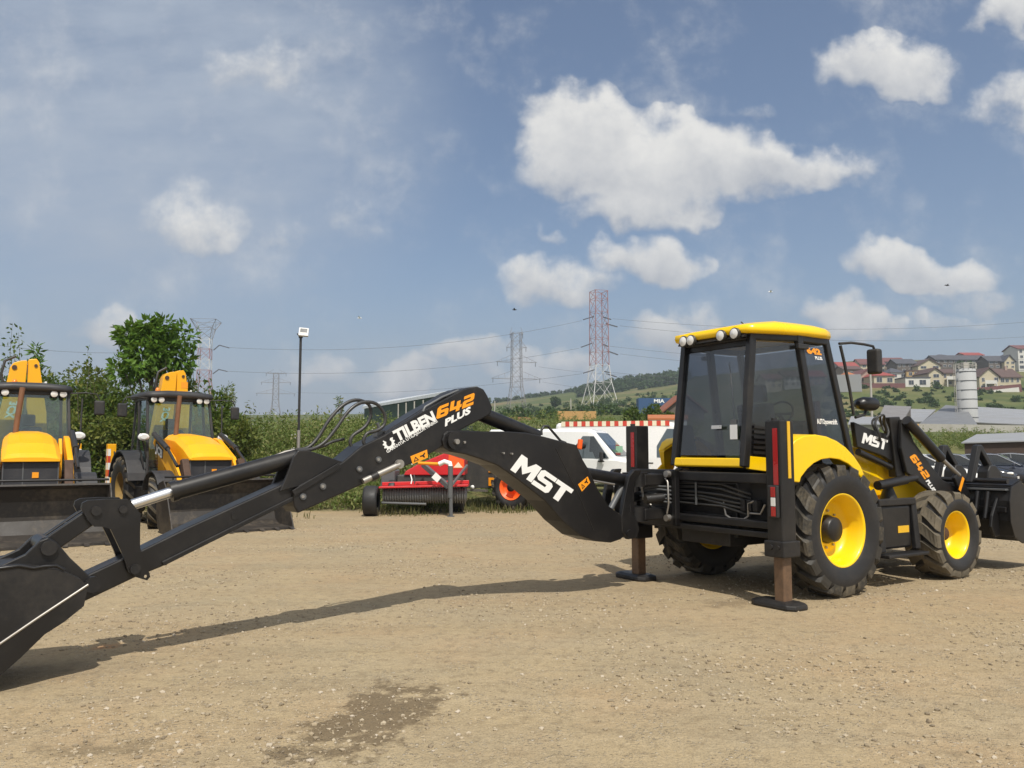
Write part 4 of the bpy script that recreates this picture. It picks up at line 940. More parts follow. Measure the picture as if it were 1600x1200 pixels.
# ------------------------------------------------------------------ writing and stickers
def place2d(name, loops, o, ex, ey, y, mat, parent, depth=.004):
    """2D loops mapped with origin o and axes ex, ey in the side plane (x,z), lying just proud of the plane y"""
    mb = MB()
    for lp in loops:
        outer, holes = lp[0], lp[1:]
        f = lambda p: (o[0]+ex[0]*p[0]+ey[0]*p[1], o[1]+ex[1]*p[0]+ey[1]*p[1])
        mb.prism([f(p) for p in outer], y-depth, y-.0015, None, [[f(p) for p in h_] for h_ in holes])
    return mb.build(name, mat, parent)
LET = {
 'M': [[(0,0),(0,1),(.32,1),(.56,.6),(.8,1),(1.12,1),(1.12,.05),(.84,.05),(.84,.52),(.56,.14),(.28,.52),(.28,0)]],
 'S': [[(1.15,0),(1.15,.24),(1.78,.24),(1.78,.38),(1.3,.38),(1.17,.5),(1.17,.88),(1.3,1),(2.02,1),(2.02,.76),(1.46,.76),(1.46,.62),(1.94,.62),(2.06,.5),(2.06,.12),(1.94,0)]],
 'T': [[(2.06,1),(3.0,1),(3.0,.76),(2.69,.76),(2.69,0),(2.39,0),(2.39,.76),(2.06,.76)]],
 '6': [[(0,.12),(0,.85),(.15,1),(.85,1),(.85,.76),(.3,.76),(.3,.62),(.8,.62),(.92,.5),(.92,.12),(.8,0),(.12,0)], [(.3,.23),(.3,.39),(.62,.39),(.62,.23)]],
 '4': [[(0,.22),(0,1),(.29,1),(.29,.46),(.52,.46),(.52,.82),(.81,.82),(.81,.46),(.95,.46),(.95,.22),(.81,.22),(.81,0),(.52,0),(.52,.22)]],
 '2': [[(0,0),(0,.5),(.12,.62),(.62,.62),(.62,.76),(.05,.76),(.05,1),(.8,1),(.92,.88),(.92,.5),(.8,.38),(.3,.38),(.3,.24),(.92,.24),(.92,0)]]}
def sub(a, b): return (a[0]-b[0], a[1]-b[1])
def letters(name, chars, p0, p1, tl, y, mat, parent, width, step=None):
    o, e, u = LP(*p0, y), LP(*p1, y), LP(*tl, y); ex = sub(e, o); ex = (ex[0]/width, ex[1]/width); ey = sub(u, o)
    loops = []
    for i, c in enumerate(chars):
        k = (i*step) if step else 0
        loops.append([[(p[0]+k, p[1]) for p in l] for l in LET[c]])
    return place2d(name, loops, o, ex, ey, y, mat, parent)
def text_loops(s, off=.03):
    cu = bpy.data.curves.new('t', 'FONT'); cu.body = s; cu.offset = off; cu.resolution_u = 2
    ob = bpy.data.objects.new('t', cu); COL.objects.link(ob); dg = bpy.context.evaluated_depsgraph_get()
    me = ob.evaluated_get(dg).to_mesh(); V = [v.co[:2] for v in me.vertices]; Fc = [tuple(p.vertices) for p in me.polygons]
    ob.evaluated_get(dg).to_mesh_clear(); bpy.data.objects.remove(ob); bpy.data.curves.remove(cu)
    xs = [v[0] for v in V]; zs = [v[1] for v in V]; cap = .69
    return [((v[0]-min(xs))/(max(xs)-min(xs)), v[1]/cap) for v in V], Fc
def text3(name, s, O3, E3, U3, mat, parent, off=.03):
    """text spanning O3->E3 with capital height O3->U3, as a thin sheet in the place itself"""
    V, Fc = text_loops(s, off); O3, E3, U3 = Vector(O3), Vector(E3), Vector(U3)
    me = bpy.data.meshes.new(name); me.from_pydata([tuple(O3+(E3-O3)*a+(U3-O3)*b) for a, b in V], [], Fc); me.update()
    return link(name, me, mat, parent)
def textp(name, s, p0, p1, tl, y, mat, parent, off=.03):
    e = Vector((0, -.003, 0)); return text3(name, s, L3(*p0, y)+e, L3(*p1, y)+e, L3(*tl, y)+e, mat, parent, off)
letters('lettering', 'MST', (797, 734), (880, 789), (815, 710), yb, M['white'], boom, 3.0)
letters('number_lettering', '642', (681, 655.5), (739, 632), (684, 636), yd, M['orange'], dip, 2.98, 1.03)
textp('lettering', 'PLUS', (695, 666), (735, 645), (695.5, 655.5), yd, M['white'], dip, .05)
textp('lettering', 'TILBEN', (620, 690), (682, 657), (613, 675), yd, M['white'], dip, .05)
textp('lettering', 'GARANTIA UTILAJELOR FIABILE', (605, 708), (684, 659), (602.5, 704), yd, M['white'], dip, .02)
c = LP(607.5, 692.5, yd); lp = []; rr = .052                        # cog wheel that forms the letter U
for k in range(36):
    a = PI*.88+2*PI*.77*k/35; lp.append((c[0]+math.cos(a)*rr*(1.22 if k % 4 < 2 else .98), c[1]+math.sin(a)*rr*(1.22 if k % 4 < 2 else .98)))
for k in range(36):
    a = PI*.88+2*PI*.77*(35-k)/35; lp.append((c[0]+math.cos(a)*rr*.55, c[1]+math.sin(a)*rr*.55))
cg = MB(); cg.prism(lp, yd-.004, yd-.0015); cg.build('cog_emblem', M['white'], dip)
ARM = 0.0
letters('lettering', 'MST', (1346, 692), (1384, 703.5), (1349.5, 676), -.56, M['white'], main, 3.0)
letters('number_lettering', '642', (1420.5, 714), (1444.5, 749), (1429.5, 709), -.66, M['orange'], main, 2.98, 1.03)
textp('lettering', 'PLUS', (1446, 751.5), (1458, 769), (1450.5, 749), -.66, M['white'], main, .05)
ARM = SWING
def sticker(px, y, parent):
    m = MB(); m.prism(poly(px, y), y-.003, y-.001); s = m.build('warning_sticker', M['orange'], parent)
    q = poly(px, y); o, ex, ey = q[3], sub(q[2], q[3]), sub(q[0], q[3])
    f = lambda a, b: (o[0]+ex[0]*a+ey[0]*b, o[1]+ex[1]*a+ey[1]*b)
    t = MB(); t.prism([f(.10, .18), (f(.27, .75)), f(.44, .18)], y-.005, y-.0035, None, [[f(.18, .26), f(.27, .58), f(.36, .26)]]); t.build('warning_triangle', M['black'], s)
    t = MB(); t.prism([f(.55, .45), f(.55, .6), f(.75, .6), f(.86, .78), f(.92, .7), f(.80, .45), f(.84, .2), f(.76, .2), f(.70, .42)], y-.005, y-.0035); t.build('warning_figure', M['black'], s)
sticker([(641, 713), (667, 702.5), (668.5, 715), (644.5, 725)], yd, dip)
sticker([(903, 757), (918, 744.5), (922, 754), (909, 768)], yb, boom)
ARM = 0.0
# writing on the door window
pa, pb = cv('b', -1, 2.66), cv('f', -1, 2.66); o3 = pa.lerp(pb, .22)+Vector((0, -.012, 0)); e3 = pa.lerp(pb, .72)+Vector((0, -.012, 0)); up3 = Vector((-.03, 0, .06))
text3('number_lettering', '642', o3, e3, o3+up3, M['orange'], main, .06); o4 = pa.lerp(pb, .5)+Vector((0, -.012, -.06)); text3('lettering', 'PLUS', o4, o4+(e3-o3)*.5, o4+up3*.55, M['white'], main, .05)
pa, pb = cv('b', -1, 1.86), cv('f', -1, 1.86); o3 = pa.lerp(pb, .16)+Vector((0, -.006, 0)); e3 = pa.lerp(pb, .80)+Vector((0, -.006, 0)); text3('lettering', 'AUTOpowershift', o3, e3, o3+Vector((-.01, .002, .055)), M['white'], main, .03)
# ------------------------------------------------------------------ the two yellow diggers parked at left
def digger(label, loc, rz, boom_shift, sticker, steer):
    t = thing('parked_digger', label, 'backhoe loader', loc, rz, 'yellow backhoe loaders parked by the hedge')
    for sy in (-1, 1):
        wheel(t, (0, sy*.90, .72), sy, .72, .46, .36, 16, .05, M['mudrim'], M['mudrim'], M['dusty'], .12, .12, True, .03, 8, .06)
        fw_ = wheel(t, (2.17, sy*.88, .52), sy, .52, .40, .26, 14, .04, M['mudrim'], M['mudrim'], M['dusty'], .09, .08, True, .03, 8, .06)
        cw = Vector((2.17, sy*.88, .52)); fw_.matrix_basis = Matrix.Translation(cw) @ Matrix.Rotation(R(steer), 4, 'Z') @ Matrix.Translation(-cw)
    b = MB(); b.b2((-.9, -.40, .5), (3.0, .40, .95)); b.cyl((0, -.7, .72), (0, .7, .72), .12); b.cyl((2.17, -.7, .52), (2.17, .7, .52), .09); b.b2((.5, -.95, .55), (1.4, .95, .80)); b.build('chassis', M['blackdull'], t, .015)
    # bonnet
    def sec(x, w, z0, z1, r): return [(x, -w, z0), (x, -w, z1-r), (x, -w+r*.9, z1-r*.15), (x, -w*.4, z1+.02), (x, w*.4, z1+.02), (x, w-r*.9, z1-r*.15), (x, w, z1-r), (x, w, z0)]
    hb = MB(); hb.loft([sec(.80, .40, 1.1, 1.92, .10), sec(1.6, .43, 1.2, 1.86, .10), sec(2.25, .455, 1.30, 1.68, .10), sec(2.60, .455, 1.36, 1.50, .08), sec(2.68, .44, 1.37, 1.42, .03)], False); bn = hb.build('bonnet', M['jyellow'], t, .035, 3)
    g = MB(); g.b2((.8, -.43, .80), (2.60, .43, 1.365)); gg = g.build('grille', M['grill'], bn, .02)
    for y in (-.12, .42, -.42):
        q = MB(); q.b2((2.60, y-.010, .82), (2.612, y+.010, 1.36)); q.build('grille_strip', M['steelgrey'], gg)
    lg = MB(); lg.b2((2.60, .02, 1.08), (2.616, .12, 1.18)); lg.build('maker_badge', M['orange'], gg)
    ex = MB(); ex.tube([(1.02, -.24, 1.70), (.98, -.20, 2.2), (.92, -.14, 2.78)], .05, 12); ex.build('exhaust_pipe', M['rust'], bn)
    # cab
    def P(k, sy, z):
        B = {'r': (-.80, .66), 'm': (.10, .76), 'f': (.80, .74)}[k]; Tt = {'r': (-.62, .62), 'm': (-.05, .70), 'f': (.42, .68)}[k]; q = (z-1.2)/1.55
        return Vector((B[0]+(Tt[0]-B[0])*q, sy*(B[1]+(Tt[1]-B[1])*q), z))
    f = MB()
    for sy in (-1, 1):
        for k in 'rmf': f.beam(P(k, sy, .95), P(k, sy, 2.76), .055, .06, (1, 0, 0))
        f.beam(P('r', sy, 2.73), P('m', sy, 2.73), .06, .08); f.beam(P('m', sy, 2.73), P('f', sy, 2.73), .06, .08); f.beam(P('r', sy, 1.15), P('f', sy, 1.15), .05, .06)
    for k, z in (('f', 2.72), ('r', 2.72), ('r', 1.3)): f.beam(P(k, -1, z), P(k, 1, z), .06, .08)
    f.b2((-.75, -.62, .8), (.75, .62, 1.15)); cf = f.build('cab_frame', M['plastic'], t, .012)
    def pn(name, pts):
        pts = [Vector(p) for p in pts]; m = MB(); n = (pts[1]-pts[0]).cross(pts[2]-pts[0]).normalized()*.003; k = len(pts)
        m.add([p+n for p in pts]+[p-n for p in pts], [tuple(range(k)), tuple(range(k, 2*k))[::-1]]+[(i, k+i, k+(i+1)%k, (i+1)%k) for i in range(k)]); return m.build(name, M['jglass'], t)
    ws = pn('windscreen', [P('f', -1, 1.20), P('f', 1, 1.20), P('f', 1, 2.70), P('f', -1, 2.70)])
    pn('rear_window', [P('r', -1, 1.32), P('r', 1, 1.32), P('r', 1, 2.70), P('r', -1, 2.70)])
    for sy in (-1, 1):
        pn('door_window', [P('m', sy, 1.2), P('f', sy, 1.2), P('f', sy, 2.7), P('m', sy, 2.7)]); pn('side_window', [P('r', sy, 1.32), P('m', sy, 1.32), P('m', sy, 2.7), P('r', sy, 2.7)])
    wi = MB(); wi.tube([(.80, .55, 1.32), (.72, .12, 1.55)], .008, 6); wi.build('wiper', M['plastic'], ws)
    s = MB(); s.b2((-.1, -.27, 1.1), (.4, .27, 1.45)); s.prism([(-.05, 1.4), (.1, 1.4), (.0, 2.05), (-.13, 2.05)], -.26, .26); s.b2((-.1, -.14, 2.06), (0, .14, 2.3)); s.build('driver_seat', M['seatcloth'], t, .04)
    s = MB(); s.b2((.5, -.25, 1.15), (.68, .25, 1.72)); s.tube([(.38+.05*math.sin(a), .19*math.cos(a), 1.85+.17*math.sin(a)) for a in np.linspace(0, 2*PI, 21)], .015, 8, False); s.cyl((.55, 0, 1.7), (.40, 0, 1.85), .03); s.build('steering_column', M['plastic'], t)
    h = [(-.86, .60), (-.78, .72), (.1, .78), (.52, .74), (.62, .60), (.60, .30), (.585, 0)]
    ol = [(x, -y) for x, y in h]+[(x, y) for x, y in h[-2::-1]]
    def rg(sc, z): return [(-.1+(x+.1)*sc, y*sc, z+(.02 if abs(y) < .35 else 0)) for x, y in ol]
    r = MB(); r.loft([rg(.95, 2.74), rg(1, 2.76), rg(1, 2.82), rg(.96, 2.87), rg(.8, 2.90)], True); rf = r.build('roof', M['greyroof'], t)
    for y in (-.58, -.42, .42, .58):
        l = MB(); l.lathe([(0, -.06), (.05, -.05), (.075, 0), (.06, .004)], (.56, y, 2.70), 'x', 16); lo = l.build('work_lamp', M['lampback'], rf)
        l = MB(); l.lathe([(.064, .005), (.045, .014), (0, .018)], (.56, y, 2.70), 'x', 16); l.build('lamp_lens', M['lens'], lo)
    bc = MB(); bc.lathe([(.05, 0), (.05, .08), (.03, .13), (0, .14)], (-.35, -.25, 2.9), 'z', 14); bc.build('beacon', M['amber'], rf)
    for sy in (-1, 1):
        l = MB(); l.loft([[(.84+dx, sy*.86+.13*s*math.cos(a), 1.86+.085*s*math.sin(a)) for a in np.linspace(0, 2*PI, 15)[:-1]] for dx, s in ((-.1, .5), (0, 1), (.05, 1))]); lo = l.build('headlamp', M['plastic'], t)
        l = MB(); l.loft([[(.84+dx, sy*.86+.12*s*math.cos(a), 1.86+.078*s*math.sin(a)) for a in np.linspace(0, 2*PI, 15)[:-1]] for dx, s in ((.052, 1), (.075, .6))]); l.build('lamp_lens', M['lens'], lo)
        l = MB(); l.tube([(.80, sy*.86, 1.80), (.78, sy*.80, 1.6), (.75, sy*.7, 1.2)], .02, 6); l.build('lamp_bracket', M['plastic'], lo)
        m = MB(); m.tube([(.55, sy*.72, 2.72), (.62, sy*.98, 2.74), (.62, sy*1.18, 2.72), (.6, sy*1.24, 2.60)], .014, 6); ma = m.build('mirror_arm', M['plastic'], t)
        m = MB(); m.box((.6, sy*1.24, 2.44), (.07, .20, .30)); m.build('mirror', M['plastic'], ma, .04, 3)
        ra = MB(); ra.tube([(.75, sy*.80, 1.2), (.70, sy*.90, 1.7), (.62, sy*.92, 2.62)], .018, 6); ra.build('grab_rail', M['plastic'], cf)
        # rear mudguard: quarter arc
        a_ = [(.72+.09+.0)*1 for _ in range(1)][0]
        out = [(math.cos(a)*.84, .74+math.sin(a)*.84) for a in np.linspace(R(12), R(165), 14)]; inn = [(x*.95, .74+(z-.74)*.95) for x, z in out]
        mg = MB(); mg.prism(out+inn[::-1], sy*.66, sy*1.13); mg.build('mudguard', M['greyroof'], t, .008)
        mgf = MB(); out = [(2.17+math.cos(a)*.62, .54+math.sin(a)*.62) for a in np.linspace(R(35), R(160), 10)]; inn = [(2.17+(x-2.17)*.95, .54+(z-.54)*.95) for x, z in out]; mgf.prism(out+inn[::-1], sy*.68, sy*1.06); mgf.build('mudguard', M['greyroof'], t, .006)
        # loader tower, arm, rams
        tw = MB(); tw.prism([(.95, .8), (.90, 1.70), (1.08, 1.80), (1.35, 1.5), (1.35, .8)], sy*.50, sy*.56); two = tw.build('loader_tower', M['jyellow'], t, .012)
        am = MB(); am.prism([(.93, 1.72), (1.05, 1.85), (1.35, 1.80), (2.2, 1.42), (2.95, .72), (3.0, .50), (2.84, .45), (2.15, 1.02), (1.35, 1.48)], sy*.58, sy*.68); amo = am.build('loader_arm', M['jyellow'], t, .015)
        rm = MB(); rm.cyl((1.15, sy*.72, 1.92), (2.1, sy*.72, 1.60), .055, 14); rm.cyl((2.1, sy*.72, 1.60), (2.75, sy*.72, 1.25), .03, 10); rm.build('tilt_ram', M['plastic'], t)
        lk = MB(); lk.prism([(2.62, 1.36), (2.76, 1.40), (3.02, .95), (3.04, .62), (2.90, .60), (2.86, .88)], sy*.50, sy*.64); lk.build('tipping_lever', M['rustdark'], t, .015)
        rm = MB(); rm.cyl((1.1, sy*.62, 1.0), (2.0, sy*.62, 1.15), .055, 12); rm.build('lift_ram', M['plastic'], t)
        # stabiliser tower
        s = MB(); s.b2((-1.25, sy*1.0-.09, .40), (-1.08, sy*1.0+.09, 1.72)); so = s.build('stabiliser', M['jyellow'], t, .012)
        for i in range(5):
            q = MB(); q.b2((-1.2, sy*1.092-.003, .8+i*.16), (-1.12, sy*1.092+.003, .96+i*.16)); q.build('warning_stripe', M['redstripe' if i % 2 else 'white'], so)
            q = MB(); q.b2((-1.078, sy*1.0+sy*.03, .8+i*.16), (-1.073, sy*1.0+sy*.088, .96+i*.16)); q.build('warning_stripe', M['redstripe' if i % 2 else 'white'], so)
        s = MB(); s.tube([(-1.06, sy*.96, 1.55), (-1.03, sy*.95, 1.3), (-1.02, sy*.92, 1.0)], .015, 6); s.build('hydraulic_hose', M['hose'], so)
    fr = MB(); fr.b2((-1.22, -1.0, .95), (-1.05, 1.0, 1.1)); fr.b2((-1.22, -1.0, .45), (-1.05, 1.0, .58)); fr.build('rear_frame', M['blackdull'], t, .01)
    # bucket: one bent sheet with end plates, cutting edge with teeth
    xb = 3.08; sh = [(xb+.36, 1.0), (xb+.10, .93), (xb, .70), (xb, .36), (xb+.10, .12), (xb+.30, .03), (xb+1.02, .015)]
    ins = [(xb+.37, .97), (xb+.13, .90), (xb+.03, .69), (xb+.03, .37), (xb+.125, .145), (xb+.31, .06), (xb+1.02, .04)]
    k = MB(); k.prism(sh+ins[::-1], -1.16, 1.16); bk = k.build('loader_bucket', M['bucketin'], t)
    for y in (-1.185, 1.16):
        e = MB(); e.prism([(xb+.36, 1.0), (xb+.08, .94), (xb-.01, .7), (xb-.01, .35), (xb+.09, .10), (xb+.3, .01), (xb+1.0, .008), (xb+.86, .28), (xb+.52, .86)], y, y+.025); e.build('end_plate', M['bucketin'], bk, .005)
    e = MB(); e.cyl((xb+.34, -1.15, 1.06), (xb+.34, 1.15, 1.06), .022, 10)
    for y in (-1.0, -.4, .4, 1.0): e.b2((xb+.33, y-.01, .98), (xb+.35, y+.01, 1.06))
    e.build('spill_rail', M['blackdull'], bk)
    e = MB(); e.b2((xb+.90, -1.15, .008), (xb+1.06, 1.15, .014)); e.build('cutting_edge', M['bucketin'], bk)
    for y in np.linspace(-1.08, 1.08, 8):
        e = MB(); e.prism([(xb+.98, .042), (xb+1.06, .05), (xb+1.2, .016), (xb+.98, .014)], y-.04, y+.04); e.build('bucket_tooth', M['bucketin'], bk)
    # folded backhoe: boom and dipper standing up behind the cab, swung to the side
    kx = -1.38; ys0 = boom_shift
    def yzp(mb, pl, x0, x1): mb.prism(pl, x0, x1, lambda a, b, c: (b, ys0+(a-ys0)*.87, c))
    bm_ = MB(); pl = [(ys0-.66, .75), (ys0-.35, .75), (ys0+.0, 1.9), (ys0+.09, 2.5), (ys0+.135, 3.50), (ys0+.10, 3.525), (ys0-.02, 3.51), (ys0-.16, 3.46), (ys0-.23, 3.36), (ys0-.40, 2.4)]
    yzp(bm_, pl, kx-.16, kx+.14); bo = bm_.build('boom', M['jyellow'], t, .012, 2)
    q = MB(); q.cyl((kx+.13, ys0-.12, 3.36), (kx+.16, ys0-.12, 3.36), .05, 14); q.build('pivot_pin', M['rustdark'], bo)
    dp = MB(); pl = [(ys0+.15, 3.52), (ys0+.17, 3.555), (ys0+.33, 3.575), (ys0+.39, 3.50), (ys0+.60, 2.4), (ys0+.70, .95), (ys0+.46, .9), (ys0+.30, 1.9), (ys0+.16, 2.5)]
    yzp(dp, pl, kx-.12, kx+.10); do = dp.build('dipper', M['jyellow'], t, .012, 2)
    q = MB(); q.cyl((kx+.09, ys0+.28, 3.42), (kx+.12, ys0+.28, 3.42), .035, 14); q.build('pivot_pin', M['rustdark'], do)
    q = MB(); q.tube([(kx+.02, ys0-.28, 2.9), (kx+.04, ys0-.36, 3.2), (kx+.03, ys0-.30, 3.5), (kx, ys0-.10, 3.62)], .03, 8); q.build('hydraulic_hose', M['hose'], bo)
    if sticker:
        q = MB(); q.b2((kx+.101, ys0+.24, 3.12), (kx+.104, ys0+.40, 3.28)); q.build('warning_sticker', M['orange'], do)
    text3('lettering', 'JCB', (kx+.106, ys0+.44, 3.08), (kx+.106, ys0+.50, 2.78), (kx+.106, ys0+.29, 3.06), M['white'], do, .05)
    text3('lettering', '3CX', (kx+.145, ys0-.02, 2.62), (kx+.145, ys0-.10, 2.25), (kx+.145, ys0-.17, 2.62), M['white'], bo, .05)
    kb = MB(); kb.b2((-1.5, ys0-.5, .5), (-1.22, ys0-.1, 1.3)); kb.build('kingpost', M['blackdull'], t, .02)
    # maker's lettering on a dark plate on each loader arm
    for sy in (-1, 1):
        pl = MB(); pl.prism([(1.12, 1.56), (1.16, 1.78), (1.70, 1.58), (1.66, 1.38)], sy*.683, sy*.686); po = pl.build('maker_plate', M['plastic'], t)
        yq = sy*.689
        if sy < 0: text3('lettering', 'JCB', (1.17, yq, 1.56), (1.64, yq, 1.40), (1.20, yq, 1.71), M['white'], po, .05)
        else: text3('lettering', 'JCB', (1.64, yq, 1.40), (1.17, yq, 1.56), (1.67, yq, 1.55), M['white'], po, .05)
    return t
HJ = math.atan2(-.839, .545)
digger('yellow backhoe loader parked at far left, partly cut off by the picture edge', (-9.88, 16.40, 0), HJ, -.13, False, -4)
digger('yellow backhoe loader parked between the far-left digger and the lamp post', (-7.9, 18.7, 0), math.atan2(-.766, .643), .34, True, -17)

# ------------------------------------------------------------------ baler and grey implement behind the boom
b0, b1 = GP(578, 806), GP(708, 808)
th_ = thing('pickup_baler', 'red and grey baler with a ribbed pickup roller and a drawbar on its jack stand', 'baler', (b0.x+1.25, b0.y+.9, 0), R(0))
def road_wheel(parent, c, r, w, rim, tyrem, rimm, ang=0):
    m = MB(); m.lathe([(rim, -w*.45), (r*.82, -w/2), (r*.95, -w*.48), (r, -w*.34), (r, w*.34), (r*.95, w*.48), (r*.82, w/2), (rim, w*.45)], c, 'x' if ang else 'y', 32); o = m.build('wheel', tyrem, parent)
    return o
def axle_wheel(parent, c, r, w, rim, rimm, ax='x', side=-1, lug=0):
    c = Vector(c); m = MB(); m.lathe([(rim, -w*.45), (r*.8, -w/2), (r*.95, -w*.48), (r, -w*.32), (r, w*.32), (r*.95, w*.48), (r*.8, w/2), (rim, w*.45)], c, ax, 36); o = m.build('wheel', M['rubber'], parent)
    s = side; m = MB(); m.lathe([(rim+.01, s*w*.46), (rim-.02, s*w*.44), (rim-.04, s*w*.2), (rim*.55, s*w*.12), (rim*.3, s*w*.2), (rim*.28, s*w*.34), (0, s*w*.34)], c, ax, 28); rm_ = m.build('rim', rimm, o)
    return o
W0 = axle_wheel(th_, (-1.22, -.9, .36), .36, .34, .19, M['silver'], 'x', -1)
axle_wheel(th_, (.75, .5, .42), .42, .36, .2, M['silver'], 'x', -1)
axle_wheel(th_, (-.80, -.35, .62), .22, .16, .12, M['silver'], 'x', -1)
m = MB(); m.tube([(-1.0, -.55, .48), (1.05, -.35, .48)], .165, 20)
for i in range(34):
    x = -.97+i*.06; m.lathe([(.168, -.014), (.215, -.008), (.215, .008), (.168, .014)], (x, -.55+.2*(x+1.0)/2.05, .48), 'x', 20)
m.build('pickup_roller', paint('roller_grey', (.17, .175, .18), .45, (.2, .17, .13), .3), th_)
m = MB(); m.prism([(-1.05, .655), (-1.05, .70), (1.1, .74), (1.1, .69)], -.80, -.25, lambda x, y, z: (x, y+.1*x, z)); m.prism([(-1.03, .706), (-1.03, .79), (1.1, .83), (1.1, .746)], -.42, -.38, lambda x, y, z: (x, y+.1*x, z)); m.build('roller_hood', M['redpaint'], th_, .01)
m = MB(); m.prism([(-.55, .95), (-.5, 1.05), (-.2, 1.22), (.52, 1.52), (.98, 1.36), (.98, .95)], -.15, 1.2); m.build('red_body', M['redpaint'], th_, .02)
m = MB(); m.b2((-.72, -.1, .55), (.95, 1.1, .945)); m.build('chamber', M['darkgrey'], th_, .02)
m = MB(); m.prism([(.56, 1.12), (.58, 1.47), (.96, 1.33), (.96, 1.12)], -.158, -.153); m.build('orange_panel', M['orangerim'], th_)
m = MB(); m.prism([(.70, 1.14), (.82, 1.28), (.93, 1.14)], -.163, -.159); m.build('white_triangle', M['creamstripe'], th_)
m = MB(); m.b2((-1.1, -.3, .6), (-.75, .6, 1.08)); m.build('gearbox_guard', M['steelgrey'], th_, .03)
m = MB(); m.beam((-.05, -.35, 1.22), (.66, -1.1, .70), .08, .12); m.beam((1.05, -.3, 1.2), (.70, -1.1, .70), .05, .06); m.cyl((.1, -.9, .28), (-1.0, -.7, .30), .03, 10); m.build('drawbar', M['steelgrey'], th_, .01)
m = MB(); m.cyl((.72, -1.15, .02), (.70, -1.15, 1.08), .045, 12); m.cyl((.70, -1.15, .45), (.70, -1.15, 1.2), .06, 12); m.b2((.64, -1.23, 0), (.80, -1.07, .02)); m.build('jack_stand', M['steelgrey'], th_)
m = MB(); m.cyl((-.1, -.8, 1.26), (.45, -1.0, 1.24), .04, 12); m.build('drive_shaft', M['orange'], th_)
m = MB(); m.tube([(.42, -1.02, 1.24), (.55, -1.05, 1.30), (.68, -1.08, 1.26), (.70, -1.1, 1.15)], .06, 8); m.build('shaft_cover', M['white'], th_)
m = MB(); m.beam((.28, -.95, .98), (.42, -.97, .86), .004, .16, (0, 0, 1)); m.build('delivery_note', M['white'], th_)
for x in (-.3, -.22):
    m = MB(); m.tube([(x, -.75, .98), (x+.04, -.80, .86), (x+.02, -.82, .76)], .016, 6); m.build('hydraulic_hose', M['white' if x < -.25 else 'hose'], th_)
g0 = GP(792, 798)
gy = thing('farm_trailer', 'dark grey farm machine with bright orange wheel rims, half hidden behind the boom', 'farm machine', (g0.x, g0.y+.5, 0), R(-28))
def gl(u, v): return WP(u, v, g0.y+.3)
m = MB(); m.prism([(-1.25, .55), (-1.25, 1.36), (.9, 1.36), (.9, .55)], -.1, 1.5); m.prism([(-.32, .50), (-.32, 1.0), (-.06, 1.0), (-.06, .5)], -.14, -.1); m.build('body', M['darkgrey'], gy, .03)
for z0, z1 in ((.98, 1.2), (.62, .84)):
    m = MB(); m.b2((-.50, -.125, z0), (-.12, -.105, z1)); s = m.build('warning_sticker', M['orange'], gy); q = MB(); q.b2((-.42, -.132, z0+.06), (-.22, -.128, z1-.06)); q.build('sticker_mark', M['plastic'], s)
m = MB(); m.b2((-1.5, -.2, .46), (-.55, -.05, .52)); m.build('lamp_bar', M['steel'], gy)
for x in (-1.25, -.95):
    m = MB(); m.lathe([(0, -.02), (.05, -.015), (.055, .02), (0, .02)], (x, -.22, .58), 'y', 14); m.build('lamp', M['white'], gy)
for x in (.28,):
    wh = MB(); tyre(wh, .60, .44, .33, 14, .05, (x, -.12, .60), True, .06); wo = wh.build('wheel', [M['rubber'], M['wornlug']], gy)
    rm = MB(); s = -1; rm.lathe([(.335, -.2), (.31, -.19), (.29, -.05), (.2, -.03), (.12, -.06), (.10, -.16), (0, -.16)], (x, -.12, .60), 'y', 28); ro = rm.build('rim', M['orangerim'], wo)
    rm = MB(); rm.lathe([(.11, -.165), (.11, -.2), (0, -.205)], (x, -.12, .6), 'y', 18); rm.build('hub', M['plastic'], wo)
